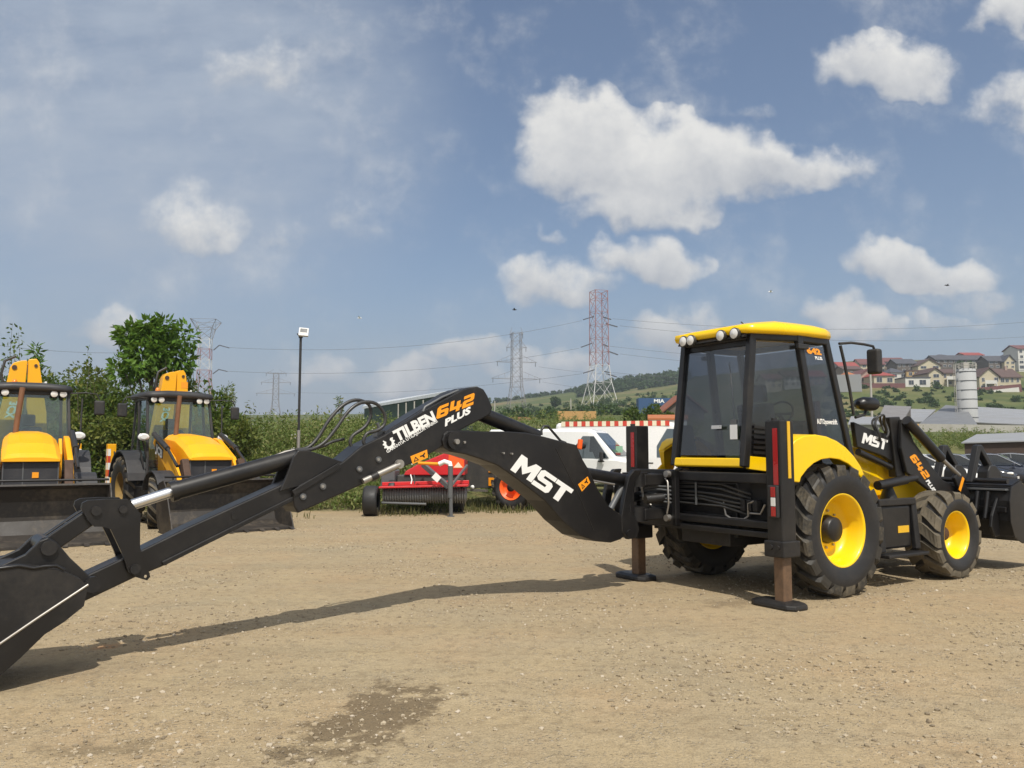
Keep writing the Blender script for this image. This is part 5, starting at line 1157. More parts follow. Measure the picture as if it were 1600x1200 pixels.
# ------------------------------------------------------------------ vans
def van(name, label, loc, rz, H, L, stripes):
    t = thing(name, label, 'van', loc, rz, None)
    # body: loft of cross sections along x (front at +x)
    def sec(x, w, z0, zw, z1, wt):
        return [(x, -w, z0), (x, -w, (z0+zw)/2), (x, -w, zw), (x, -wt, z1-.12), (x, -wt+.10, z1), (x, wt-.10, z1), (x, wt, z1-.12), (x, w, zw), (x, w, (z0+zw)/2), (x, w, z0)]
    b = MB(); b.loft([sec(-L, .93, .42, 1.25, H-.06, .84), sec(-L+.1, .97, .36, 1.25, H, .88), sec(-1.6, .99, .34, 1.25, H, .89), sec(-.95, .99, .34, 1.22, H-.02, .87), sec(-.75, .99, .34, 1.22, H-.08, .84)], False)
    b.loft([sec(-.75, .99, .34, 1.22, H-.08, .84), sec(.12, .98, .34, 1.22, 1.36, .90), sec(.75, .95, .34, 1.12, 1.20, .84), sec(1.02, .88, .38, .98, 1.04, .76), sec(1.10, .84, .42, .75, .80, .7)], False)
    body = b.build('body', M['vanwhite'], t, .03, 3)
    w = MB(); z0, z1 = 1.40, H-.16; w.add([(.155, -.80, z0), (.155, .80, z0), (-.66, .72, z1), (-.66, -.72, z1), (.13, -.80, z0-.02), (.13, .80, z0-.02), (-.69, .72, z1-.02), (-.69, -.72, z1-.02)], [(0,1,2,3),(7,6,5,4),(0,4,5,1),(1,5,6,2),(2,6,7,3),(3,7,4,0)])
    w.build('windscreen', M['vglass'], t)
    for sy in (-1, 1):
        def sp_(x, z): 
            k = (z-1.22)/(H-.12-1.22); return (x, sy*(.995-(.995-.865)*max(0, k)+.006), z)
        d = MB(); pts = [sp_(-1.55, 1.28), sp_(-.10, 1.28), sp_(-.72, H-.30), sp_(-1.55, H-.28)]; n = (0, sy*.004, 0)
        d.add(pts+[tuple(Vector(p)-Vector((0, sy*.02, 0))) for p in pts], [(0,1,2,3),(7,6,5,4),(0,4,5,1),(1,5,6,2),(2,6,7,3),(3,7,4,0)]); d.build('door_window', M['vglass'], t)
        g = MB(); g.b2((-.5, sy*1.02-.02, 1.14), (-.25, sy*1.16, 1.2)); g.box((-.35, sy*1.14, 1.36), (.12, .16, .34)); g.build('mirror', M['plastic'], t, .03)
        hl = MB(); hl.prism([(.80, .92), (1.03, .86), (1.03, .99), (.78, 1.08)], sy*.70, sy*.93); hl.build('headlight', M['lens'], t, .02)
        for x in (.25, -L+1.15):
            wt = axle_wheel(t, (x, sy*.85, .36), .36, .24, .22, M['silver'], 'y', sy)
        sm = MB(); sm.b2((-L+.3, sy*1.0-.006, 1.02), (-1.7, sy*1.0+.006, 1.07)); sm.build('side_moulding', M['plastic'], t, .004)
    gr_ = MB(); gr_.b2((1.05, -.45, .62), (1.12, .45, .84)); gr_.build('grille', M['plastic'], t, .02)
    bp_ = MB(); bp_.b2((.95, -.86, .36), (1.16, .86, .56)); bp_.build('bumper', M['plastic'], t, .05)
    if stripes:
        n = 13; x0, x1 = -L+.25, -1.0
        for i in range(n*2):
            a = x0+(x1-x0)*i/(n*2); e = x0+(x1-x0)*(i+1)/(n*2)
            m = MB(); m.b2((a+.001, -.905, H-.16), (e-.001, -.872, H+.06)); m.build('roof_stripe', M['redstripe' if i % 2 else 'creamstripe'], t)
        m = MB(); m.b2((-1.75, .2, H), (-1.45, .6, H+.09)); m.build('roof_vent', M['plastic'], t, .02)
    return t
va = WP(958, 705, 31); ang = R(-24)
v1 = van('panel_van', 'white panel van in front with dark windscreen, nearest to the boom', (va.x+.25, 31.2, 0), ang, 2.42, 5.2, False)
text3('lettering', 'www', (-3.6, -.90, 2.20), (-3.15, -.90, 2.20), (-3.6, -.89, 2.29), M['steelgrey'], v1)
m = MB(); m.b2((-.05, -.25, 1.42), (.05, .35, 1.75)); m.build('hi_vis_vest', paint('lime_vest', (.25, .45, .3), .7), v1)
vb = WP(1056, 705, 35)
v2 = van('panel_van', 'white high-roofed van with a red and cream striped roof edge, behind the lower van', (vb.x+.85, 35.0, 0), R(-17), 2.80, 6.0, True)

# ------------------------------------------------------------------ parked cars at right
def car(name, label, loc, rz, pm, group=None, H=1.46):
    t = thing(name, label, 'car', loc, rz, group)
    def sec(x, w, z0, z1, top):                        # lower body section
        return [(x, -w*.94, z0), (x, -w, (z0+z1)/2), (x, -w*.97, z1-.06), (x, -w*.9, z1), (x, 0, top), (x, w*.9, z1), (x, w*.97, z1-.06), (x, w, (z0+z1)/2), (x, w*.94, z0)]
    b = MB(); b.loft([sec(-2.15, .72, .42, .86, .90), sec(-2.05, .84, .30, .96, 1.0), sec(-1.3, .89, .24, .98, 1.0), (sec(0, .90, .22, .94, .96)), sec(.75, .89, .24, .94, 1.0), sec(1.5, .86, .26, .82, .90), sec(1.95, .78, .30, .70, .76), sec(2.12, .62, .38, .58, .62)], True)
    body = b.build('body', pm, t)
    def rs(x, w, z): return [(x, -w, z), (x, -w*.55, z+.02), (x, w*.55, z+.02), (x, w, z)]
    # roof and pillars
    r = MB(); P_ = [(-1.95, .74, 1.0), (-1.15, .60, H-.05), (-.45, .62, H), (.15, .60, H-.06), (1.05, .74, .96)]
    top = [rs(*p) for p in P_[1:4]]
    r.loft([[q for q in rr]+[(q[0], q[1], q[2]-.04) for q in rr[::-1]] for rr in top], True)
    for sy in (-1, 1):
        for a, e in ((0, 1), (3, 4)): r.beam((P_[a][0], sy*P_[a][1], P_[a][2]-.02), (P_[e][0], sy*P_[e][1], P_[e][2]-.02), .06, .05)
        r.beam((-.40, sy*.86, .95), (-.45, sy*.62, H-.03), .07, .04, (1, 0, 0))
    r.build('roof', pm, t)
    def gp(name, pts):
        pts = [Vector(p) for p in pts]; k = len(pts); n = (pts[1]-pts[0]).cross(pts[2]-pts[0]).normalized()*.004; q = MB(); q.add([p+n for p in pts]+[p-n for p in pts], [tuple(range(k)), tuple(range(k, 2*k))[::-1]]+[(i, k+i, k+(i+1)%k, (i+1)%k) for i in range(k)]); q.build(name, M['vglass'], t)
    gp('windscreen', [(1.02, -.70, .97), (1.02, .70, .97), (.17, .57, H-.07), (.17, -.57, H-.07)])
    gp('rear_window', [(-1.9, .70, 1.0), (-1.9, -.70, 1.0), (-1.17, -.56, H-.06), (-1.17, .56, H-.06)])
    for sy in (-1, 1):
        gp('side_window', [(-1.75, sy*.80, .98), (.92, sy*.80, .96), (.15, sy*.62, H-.08), (-.45, sy*.635, H-.04), (-1.1, sy*.62, H-.08)])
        m = MB(); m.box((.72, sy*.98, 1.0), (.12, .17, .12)); m.build('mirror', pm, t, .03)
        m = MB(); m.loft([[(x, sy*(.66+.12*w_*math.cos(a)), .66+.06*w_*math.sin(a)) for a in np.linspace(0, 2*PI, 13)[:-1]] for x, w_ in ((1.8, 1), (1.99, .95), (2.05, .6))]); m.build('headlight', M['lens'], t)
        for x in (1.32, -1.30): axle_wheel(t, (x, sy*.80, .32), .32, .21, .21, M['silver'], 'y', sy)
    m = MB(); m.b2((2.02, -.42, .40), (2.13, .42, .52)); m.build('grille', M['plastic'], t, .02)
    m = MB(); m.b2((2.12, -.26, .42), (2.14, .26, .53)); m.build('number_plate', M['white'], t)
    m = MB(); pts = [(.95, -.83, .97), (.14, -.635, H-.07), (-.45, -.65, H-.025), (-1.15, -.63, H-.07)]; m.tube(pts, .016, 6); m.build('window_trim', M['chrome'], t)
    return t
ca = R(-38)
for name, label, u, Y, m in (('parked_car', 'black saloon car with chrome window trim, the leftmost dark car beyond the folded forks', 1497, 34.2, 'carblack'),
                             ('parked_car', 'dark blue car with bright headlights parked in the middle of the three dark cars', 1556, 34.4, 'carblue'),
                             ('parked_car', 'dark grey car nearest the brown shed at the right edge', 1600, 36.0, 'cargrey'),
                             ('parked_car', 'white car glimpsed between the loader arm and the first folded fork', 1440, 34.4, 'vanwhite')):
    p = WP(u, 705, Y); car(name, label, (p.x, Y, 0), ca, M[m], 'cars parked beyond the bucket')

# ------------------------------------------------------------------ lamp post
p = WP(466, 705, 21.8); z0 = height(p.x, 21.8)
lp_ = thing('lamp_post', 'tall thin dark lamp post with one square white floodlight on top', 'lamp post', (p.x, 21.8, z0))
zt = WP(466, 527, 21.8).z-z0
m = MB(); m.tube([(0, 0, -.1), (0, 0, zt)], .034, 10); m.build('pole', M['plastic'], lp_)
m = MB(); m.tube([(.0, 0, -.1), (0, 0, WP(466, 672, 21.8).z-z0)], .046, 10); m.build('pole_sleeve', M['steel'], lp_)
m = MB(); m.cyl((0, 0, zt-.02), (-.09, -.02, zt+.10), .018, 8); m.b2((-.05, -.03, zt-.02), (.05, .03, zt+.03)); m.build('bracket', M['plastic'], lp_)
Mx = Matrix.Rotation(R(-18), 3, 'X') @ Matrix.Rotation(R(12), 3, 'Z')
m = MB(); m.box((.09, -.05, zt+.13), (.26, .09, .24), Mx); h_ = m.build('floodlight', M['vanwhite'], lp_, .015)
m = MB(); m.box(Vector((.09, -.05, zt+.13))+Mx @ Vector((0, -.047, .035)), (.19, .004, .11), Mx); m.build('lamp_glass', M['steelgrey'], h_)
m = MB(); m.box(Vector((.09, -.05, zt+.13))+Mx @ Vector((0, -.047, -.055)), (.20, .006, .06), Mx); m.build('reflector', M['lens'], h_)
# ------------------------------------------------------------------ pylons and wires
M['pred'] = paint('pylon_red', (.33, .13, .115), .6, (.3, .2, .18), .3); M['pwhite'] = paint('pylon_white', (.62, .61, .6), .6, (.4, .38, .35), .3); M['pgrey'] = paint('galvanised_pylon', (.20, .185, .185), .6, (.2, .2, .2), .3)
M['wire'] = paint('power_wire', (.09, .09, .1), .6); M['insul'] = paint('insulator', (.07, .07, .08), .3)
def pylon(label, u, vb, vt, Y, prof, bands, arms, mats, rz=0, bar=.22, ins=None):
    """prof: (height share, half width m)"""
    b = WP(u, vb, Y); H = WP(u, vt, Y).z-b.z
    t = thing('power_pylon', label, 'power pylon', (b.x, Y, b.z), rz, None)
    def hw(q):
        for (a, w0), (c, w1) in zip(prof, prof[1:]):
            if q <= c: return w0+(w1-w0)*(q-a)/(c-a)
        return prof[-1][1]
    lv = [0]
    while lv[-1] < .999: lv.append(min(1, lv[-1]+max(.028, hw(lv[-1])*1.9/H)))
    m = MB(); corners = [(-1, -1), (1, -1), (1, 1), (-1, 1)]
    for q0, q1 in zip(lv, lv[1:]):
        m.mi = 0
        for lim, k in bands:
            if (q0+q1)/2 <= lim: m.mi = k; break
        w0, w1 = hw(q0), hw(q1)
        for i in range(4):
            a, c = corners[i], corners[(i+1) % 4]
            A0 = (a[0]*w0, a[1]*w0, q0*H); A1 = (a[0]*w1, a[1]*w1, q1*H); C0 = (c[0]*w0, c[1]*w0, q0*H); C1 = (c[0]*w1, c[1]*w1, q1*H)
            m.beam(A0, A1, bar*1.3, bar*1.3, (1, 0, 0)); m.beam(A0, C1, bar*.6, bar*.6); m.beam(C0, A1, bar*.6, bar*.6); m.beam(A1, C1, bar*.7, bar*.7)
    m.build('lattice_tower', mats, t)
    for (q, l) in arms:
        w = hw(q)
        for s in (-1, 1):
            a = MB(); tip = (s*l, 0, q*H)
            a.mi = 0
            for y in (-w, w): a.beam((s*w, y, q*H), tip, bar*.8, bar*.8); 
            a.beam((s*w, 0, q*H+w*1.6), tip, bar*.7, bar*.7)
            for k in (.35, .65): a.beam((s*(w+(l-w)*k), -w*(1-k), q*H), (s*(w+(l-w)*k), 0, q*H+w*1.6*(1-k)), bar*.5, bar*.5)
            ao = a.build('cross_arm', mats[0], t)
            i_ = MB(); i_.cyl((s*l*.93, 0, q*H), (s*l*.93, 0, q*H-2.2), bar*.8, 6); i_.build('insulator', M['insul'], ao)
    for (p0, p1) in (ins or []):
        i_ = MB(); a, c = WP(*p0, Y)-b, WP(*p1, Y)-b; i_.beam(a, c, bar*2.2, bar*2.2); i_.build('insulator', M['insul'], t)
    return t
pylon('tall red and white lattice pylon nearest the cab', 937, 641, 455, 340, [(0, 6.2), (.30, 3.1), (1, 2.85)], [(.07, 0), (.23, 1), (.30, 0), (.38, 1), (.55, 0), (.61, 1), (.79, 0), (.86, 1), (1, 0)], [], [M['pred'], M['pwhite']], R(20), .19,
      [((909, 501), (927, 495)), ((905, 544), (924, 537)), ((909, 584), (928, 578)), ((943, 495), (957, 498)), ((948, 505), (968, 509)), ((943, 538), (953, 541)), ((951, 548), (969, 553)), ((945, 580), (957, 582)), ((950, 584), (967, 588))])
pylon('grey pylon with drooping cross arms, just left of the tall red and white one', 807, 656, 520, 420, [(0, 5.2), (.42, 2.6), (1, 2.3)], [(1, 0)], [(.83, 5.5), (.66, 11), (.47, 13.5), (.985, 3.6)], [M['pgrey']], R(12), .19)
pylon('pylon with a wide flared top, rising behind the walnut tree', 317, 655, 501, 300, [(0, 4.5), (.35, 2.2), (.80, 2.0), (.88, 2.1), (1, 4.6)], [(.35, 0), (.42, 1), (.54, 0), (.63, 1), (.74, 0), (.80, 1), (1, 2)], [], [M['pred'], M['pwhite'], M['pgrey']], R(8), .15,
      [((333, 547), (342, 539)), ((342, 539), (357, 543)), ((332, 584), (341, 577)), ((341, 577), (354, 580))])
pylon('small far-off grey pylon left of the lamp post, pale with distance', 430, 650, 583, 700, [(0, 4.5), (.3, 2.6), (1, 2.2)], [(1, 0)], [(.99, 9), (.78, 13), (.52, 17)], [M['pgrey']], R(10), .24)
def wire(a, b, sag, label, n=28, r=.055):
    a, b = Vector(a), Vector(b); pts = []
    for i in range(n+1):
        t = i/n; p = a.lerp(b, t); p.z -= sag*4*t*(1-t); pts.append(p)
    m = MB(); m.tube(pts, r, 5); return tag(m.build('power_line', M['wire']), label, 'power line', 'power lines between the pylons')
wire(WP(357, 543, 300), WP(909, 501, 340), 5.0, 'upper power line from the flared pylon to the tall red and white pylon')
wire(WP(354, 580, 300), WP(905, 544, 340), 4.4, 'middle power line running low over the bank to the tall red and white pylon')
wire(WP(463, 613, 560), WP(909, 584, 340), 3.5, 'lowest power line, from the far-off pylon to the tall pylon')
for (u, v), e, lab in (((957, 498), (1780, 486), 'topmost power line leaving the tall pylon to the right over the cab'), ((968, 509), (1780, 512), 'second power line leaving the tall pylon to the right'), ((953, 541), (1780, 548), 'third power line leaving the tall pylon to the right'),
                  ((969, 553), (1780, 566), 'fourth power line leaving the tall pylon to the right'), ((957, 582), (1780, 574), 'lower power line leaving the tall pylon to the right'), ((967, 588), (1780, 592), 'lowest power line leaving the tall pylon to the right')):
    wire(WP(u, v, 340), WP(*e, 330), 6.0, lab)
wire(WP(842, 573, 420), WP(1100, 583, 520), 3, 'power line from the grey pylon behind the tall red and white pylon'); wire(WP(848, 597, 420), WP(1100, 612, 520), 3, 'lower power line from the grey pylon sloping down to the hill')
wire(WP(317, 543, 300), WP(-120, 520, 260), 4, 'power line leaving the flared pylon to the left over the hedge')
# birds
M['bird'] = paint('bird_feathers', (.05, .05, .055), .8); M['birdw'] = paint('white_bird_feathers', (.8, .8, .8), .7)
for u, v, Y, m, lab in ((804, 484, 90, 'bird', 'small dark bird flying above the grey pylon'), (1204, 456, 80, 'birdw', 'small white bird flying above the cab roof'), (562, 497, 80, 'birdw', 'small white bird flying right of the floodlight'), (1480, 446, 100, 'bird', 'tiny dark bird flying over the houses')):
    p = WP(u, v, Y); k = MB(); s = Y/90
    k.loft([[(x*s, .07*w_*s*math.cos(a), .07*w_*s*math.sin(a)) for a in np.linspace(0, 2*PI, 9)[:-1]] for x, w_ in ((-.28, .15), (-.12, .9), (.05, 1), (.2, .55), (.27, .1))])
    for sy in (-1, 1): k.add([(-.1*s, sy*.04*s, .02*s), (.12*s, sy*.04*s, .02*s), (.0, sy*.28*s, .16*s), (-.14*s, sy*.42*s, .10*s)], [(0, 1, 2, 3)])
    o = k.build('bird', M[m]); o.location = p; tag(o, lab, 'bird', 'birds in the sky')

# ------------------------------------------------------------------ houses on the hill
def wallmat(n, c): return paint(n, c, .85, (.3, .27, .22), .25, scale=.35)
WALL = {'cream': wallmat('cream_render', (.50, .44, .31)), 'white': wallmat('white_render', (.6, .59, .55)), 'ochre': wallmat('ochre_render', (.42, .29, .12)), 'brown': wallmat('brown_render', (.2, .15, .11)), 'grey': wallmat('grey_render', (.25, .255, .26)), 'dark': wallmat('dark_timber', (.11, .09, .075)), 'pink': wallmat('rose_render', (.36, .26, .21))}
ROOF = {'red': paint('red_tiles', (.28, .055, .045), .7, (.15, .06, .05), .4, scale=.6), 'brown': paint('brown_tiles', (.10, .062, .052), .7, (.07, .05, .045), .4, scale=.6), 'grey': paint('grey_tiles', (.075, .075, .085), .6, (.05, .05, .05), .4, scale=.6), 'orange': paint('orange_tiles', (.42, .14, .045), .7, (.2, .1, .05), .4, scale=.6), 'maroon': paint('maroon_tiles', (.15, .06, .055), .7, (.1, .05, .05), .4, scale=.6)}
M['wpane'] = paint('dark_window_glass', (.04, .05, .065), .12, (.06, .06, .07), .2, coat=.3); M['wframe'] = paint('window_frame', (.55, .53, .5), .5)
def house(label, u0, u1, vb, ve, vr, Y, wall, roof, kind='gable', ridge='x', rows=2, cols=3, depth=9, rz=0, extra=None, cat='house'):
    """u0..u1 wall span, vb base, ve eaves, vr ridge as seen; Y distance"""
    a, b = WP(u0, vb, Y), WP(u1, vb, Y); Wd = b.x-a.x; zb = a.z; He = WP(u0, ve, Y).z-zb; Hr = WP(u0, vr, Y).z-zb
    t = thing('house', label, cat, ((a.x+b.x)/2, Y, zb), rz, None); h = Wd/2; ov = .5
    m = MB()
    if kind == 'gable' and ridge == 'y': m.prism([(-h, -2.5), (h, -2.5), (h, He), (0, Hr-.12), (-h, He)], 0, depth)
    elif kind == 'gable':
        m.prism([(0, -2.5), (depth, -2.5), (depth, He), (depth/2, Hr-.12), (0, He)], -h, h, lambda x, y, z: (y, x, z))
    else: m.b2((-h, 0, -2.5), (h, depth, He))
    m.build('wall', WALL[wall], t)
    r = MB()
    if kind == 'flat': r.b2((-h-.2, -.2, He), (h+.2, depth+.2, He+.35))
    elif kind == 'hip':
        k = min(h, depth/2)*.85
        V = [(-h-ov, -ov, He), (h+ov, -ov, He), (h+ov, depth+ov, He), (-h-ov, depth+ov, He), (-h+k, depth/2, Hr), (h-k, depth/2, Hr)]
        r.add(V, [(0, 1, 5, 4), (1, 2, 5), (2, 3, 4, 5), (3, 0, 4), (3, 2, 1, 0)])
    elif ridge == 'y':
        sl = (Hr-He)/h; V = []
        for y in (-ov, depth+ov): V += [(-h-ov, y, He-sl*ov), (0, y, Hr), (h+ov, y, He-sl*ov), (h+ov, y, He-sl*ov+.28), (0, y, Hr+.28), (-h-ov, y, He-sl*ov+.28)]
        r.add(V, [(0, 1, 4, 5), (1, 2, 3, 4), (6, 11, 10, 7), (7, 10, 9, 8), (5, 4, 10, 11), (4, 3, 9, 10), (0, 6, 7, 1), (1, 7, 8, 2), (0, 5, 11, 6), (2, 8, 9, 3)])
    else:
        sl = (Hr-He)/(depth/2); V = []
        for x in (-h-ov, h+ov): V += [(x, -ov, He-sl*ov), (x, depth/2, Hr), (x, depth+ov, He-sl*ov), (x, depth+ov, He-sl*ov+.28), (x, depth/2, Hr+.28), (x, -ov, He-sl*ov+.28)]
        r.add(V, [(0, 1, 4, 5), (1, 2, 3, 4), (6, 11, 10, 7), (7, 10, 9, 8), (5, 4, 10, 11), (4, 3, 9, 10), (0, 6, 7, 1), (1, 7, 8, 2), (0, 5, 11, 6), (2, 8, 9, 3)])
    ro = r.build('roof', ROOF[roof], t)
    if extra and 'chimney' in extra:
        c = MB(); c.b2((h*.3, depth*.4, He+.3), (h*.3+.7, depth*.4+.7, Hr+1.0)); c.build('chimney', WALL['pink'], ro)
    fh = He/rows; rg = random.Random(int(u0*7+vb))
    for j in range(rows):
        for i in range(cols):
            if rg.random() < .12: continue
            cx = -h+Wd*(i+.5)/cols+rg.uniform(-.15, .15)*Wd/cols; ww = min(2.2, Wd/cols*rg.uniform(.35, .6)); wh = fh*rg.uniform(.42, .6); z = j*fh+fh*.28
            f = MB(); f.b2((cx-ww/2-.1, -.08, z-.1), (cx+ww/2+.1, .05, z+wh+.1)); fo = f.build('window', M['wframe'], t)
            p = MB(); p.b2((cx-ww/2, -.11, z), (cx-.04, -.085, z+wh)); p.b2((cx+.04, -.11, z), (cx+ww/2, -.085, z+wh)); p.build('pane', M['wpane'], fo)
    if extra and 'balcony' in extra:
        q = MB(); q.b2((-h*.7, -1.6, fh-.15), (h*.5, -.02, fh+.02)); q.b2((-h*.7, -1.6, fh+.02), (h*.5, -1.52, fh+.95)); q.b2((-h*.7, -1.6, -2.5), (-h*.7+.3, -1.3, fh-.15)); q.b2((h*.5-.3, -1.6, -2.5), (h*.5, -1.3, fh-.15)); q.build('balcony', WALL['white'], t)
    return t
house('cream house with a bright red hipped roof low on the slope', 1366, 1398, 601, 587, 577, 262, 'cream', 'red', 'hip', 'x', 1, 2, 10)
house('white two-storey house with a dark grey hipped roof beside the red-roofed one', 1393, 1416, 601, 582, 573, 275, 'white', 'grey', 'hip', 'x', 2, 2, 10)
house('flat ochre house behind the low white garage', 1417, 1451, 598, 580, 577, 274, 'ochre', 'brown', 'flat', 'x', 2, 3, 8)
house('low white garage building with a flat roof in front of the ochre house', 1415, 1454, 605, 590.5, 588, 262, 'white', 'grey', 'flat', 'x', 1, 2, 7)
house('cream gabled house with large windows just left of the silo', 1452, 1472, 603, 582, 575, 264, 'cream', 'brown', 'gable', 'y', 2, 1, 12)
house('cream wing with a brown roof and balcony directly left of the silo', 1472, 1500, 603, 583, 576, 266, 'cream', 'brown', 'gable', 'x', 2, 3, 9, 0, ('balcony',))
house('large cream house with a brown gabled roof just right of the silo', 1531, 1562, 611, 588, 575, 252, 'cream', 'brown', 'gable', 'y', 2, 3, 12, 0, ('balcony',))
house('cream wing with a long brown roof at the right end of the front row', 1562, 1596, 611, 589, 575, 256, 'cream', 'brown', 'gable', 'x', 2, 4, 10, 0, ('chimney',))
house('rose house with a brown gable, half behind the mirror', 1344, 1368, 600, 586, 577, 270, 'pink', 'maroon', 'gable', 'y', 1, 2, 10)
house('small house with an orange roof, seen just right of the grab rail', 1322, 1343, 602, 588, 579, 262, 'grey', 'orange', 'hip', 'x', 1, 2, 9)
house('grey house with a brown roof at the left end of the front row', 1318, 1346, 590, 577, 571, 300, 'brown', 'brown', 'gable', 'x', 1, 3, 9)
house('house with a bright red roof high up at the left end of the back row', 1312, 1341, 582, 573, 565, 330, 'grey', 'red', 'gable', 'x', 1, 3, 9)
house('beige house with a reddish brown roof high up behind the mirror', 1345, 1383, 582, 569, 560, 335, 'cream', 'maroon', 'gable', 'x', 2, 4, 9)
house('house with a maroon roof and dark front to the right of the mirror', 1380, 1415, 580, 565, 558, 345, 'brown', 'maroon', 'gable', 'x', 2, 4, 9)
house('dark house with a grey roof above the white two-storey house', 1402, 1433, 583, 568, 560, 325, 'dark', 'grey', 'gable', 'x', 2, 4, 9)
house('cream gabled house with a brown roof in the middle of the back row', 1435, 1470, 584, 571, 561, 320, 'cream', 'brown', 'gable', 'y', 2, 2, 10)
house('long dark row house with a wide grey roof along the skyline', 1463, 1543, 575, 562, 554, 345, 'dark', 'grey', 'gable', 'x', 2, 9, 10)
house('block with a maroon roof standing behind the long row house', 1508, 1537, 565, 555, 550, 375, 'pink', 'red', 'gable', 'x', 1, 4, 9)
house('house with its grey roof just over the left end of the long row house', 1462, 1492, 566, 557, 552, 372, 'grey', 'grey', 'hip', 'x', 1, 3, 9)
house('house with a dark front and grey roof to the right of the long row house', 1545, 1572, 576, 564, 555, 330, 'dark', 'grey', 'gable', 'x', 2, 3, 9)
house('pale yellow gable end above the right end of the front row', 1570, 1586, 576, 564, 555, 328, 'cream', 'grey', 'gable', 'y', 2, 2, 9)
house('tall white apartment tower at the right edge of the skyline', 1592, 1625, 578, 545, 538, 335, 'white', 'maroon', 'gable', 'x', 4, 3, 10, cat='apartment house')
house('tall grey house beside the white apartment tower', 1577, 1592, 574, 556, 550, 350, 'grey', 'grey', 'hip', 'x', 3, 2, 9)
for i, (u0, u1, vb, ve, vr, Y, wl, rfm, lab) in enumerate(((1196, 1222, 606, 592, 583, 270, 'cream', 'maroon', 'cream house seen through the cab glass, left of the driver seat'), (1226, 1252, 604, 588, 578, 275, 'white', 'brown', 'white house seen through the side glass of the cab'), (1262, 1290, 602, 588, 578, 280, 'pink', 'red', 'rose house with a red roof seen through the door glass of the cab'))):
    house(lab, u0, u1, vb, ve, vr, Y, wl, rfm, 'gable', 'x', 2, 3, 9)
# garden walls and fence along the front row
def wallrun(name, label, u0, u1, v0, v1, h, Y0, Y1, mat, cat='wall', th=.3):
    a, b = WP(u0, v0, Y0), WP(u1, v1, Y1); m = MB()
    m.beam(a+Vector((0, 0, h/2-.6)), b+Vector((0, 0, h/2-.6)), th, h+1.2); return tag(m.build(name, mat), label, cat)
wallrun('garden_wall', 'long maroon garden wall below the red-roofed house', 1338, 1414, 601.5, 601.5, .55, 258, 258, WALL['pink'] if False else ROOF['maroon'], 'garden wall')
wallrun('garden_fence', 'brown garden fence on a pale base in front of the large cream house', 1527, 1596, 612, 606, 1.2, 246, 246, ROOF['maroon'], 'garden fence')
wallrun('retaining_wall', 'pale low retaining wall below the brown garden fence', 1534, 1592, 614, 607.5, .5, 245.4, 245.4, WALL['white'], 'retaining wall')
wallrun('grey_hall', 'long grey hall wall at the left end of the house row', 1300, 1340, 608, 607, 4.2, 250, 250, WALL['grey'], 'hall', 6)
# ------------------------------------------------------------------ silo, warehouses, wall
p = WP(1513, 667, 130); top = WP(1513, 577, 130).z-p.z; rr = 14.2/F_PX*130
M['silo'] = paint('silo_sheet', (.36, .365, .365), .75, (.27, .26, .23), .35, scale=.3)
sl = thing('silo', 'tall light grey cylindrical silo standing between the warehouses', 'silo', (p.x, 130, p.z))
m = MB(); m.lathe([(rr, -1), (rr, top), (rr*.97, top), (0, top+.25)], (0, 0, 0), 'z', 40); so = m.build('shell', M['silo'], sl)
for k in range(1, 7):
    z = top*k/6.3; m = MB(); m.lathe([(rr+.004, z-.05), (rr+.05, z-.05), (rr+.05, z+.05), (rr+.004, z+.05)], (0, 0, 0), 'z', 40); m.build('hoop', M['steelgrey'], sl)
m = MB(); m.lathe([(rr*1.08, top+.10), (rr*1.08, top+.75)], (0, 0, 0), 'z', 30); m2 = MB()
for k in range(14):
    a = 2*PI*k/14; m2.beam((rr*1.05*math.cos(a), rr*1.05*math.sin(a), top), (rr*1.05*math.cos(a), rr*1.05*math.sin(a), top+.9), .08, .08)
for z in (top+.5, top+.9): m2.tube([(rr*1.05*math.cos(a), rr*1.05*math.sin(a), z) for a in np.linspace(0, 2*PI, 25)], .05, 6, False)
m2.build('top_railing', M['concrete'], sl)
m = MB(); m.b2((-.5, -.4, top+.2), (.4, .4, top+1.1)); m.build('top_hatch', M['concrete'], sl)
m = MB()
for x in (-.25, .25): m.beam((-rr-.35, x, 0), (-rr-.35, x, top+.8), .07, .07, (1, 0, 0))
for k in range(22): m.beam((-rr-.35, -.25, .4+k*.42), (-rr-.35, .25, .4+k*.42), .04, .04)
m.build('ladder', M['concrete'], sl)
m = MB(); m.box((-.25*rr, -rr-.02, .9), (.55, .06, .5)); m.build('blue_sign', paint('blue_sign', (.03, .08, .35), .5), sl)
M['sheet'] = paint('grey_roof_sheet', (.27, .275, .285), .5, (.2, .19, .18), .35, scale=.3); M['sheet2'] = paint('weathered_roof_sheet', (.20, .19, .185), .6, (.12, .11, .1), .5, scale=.5)
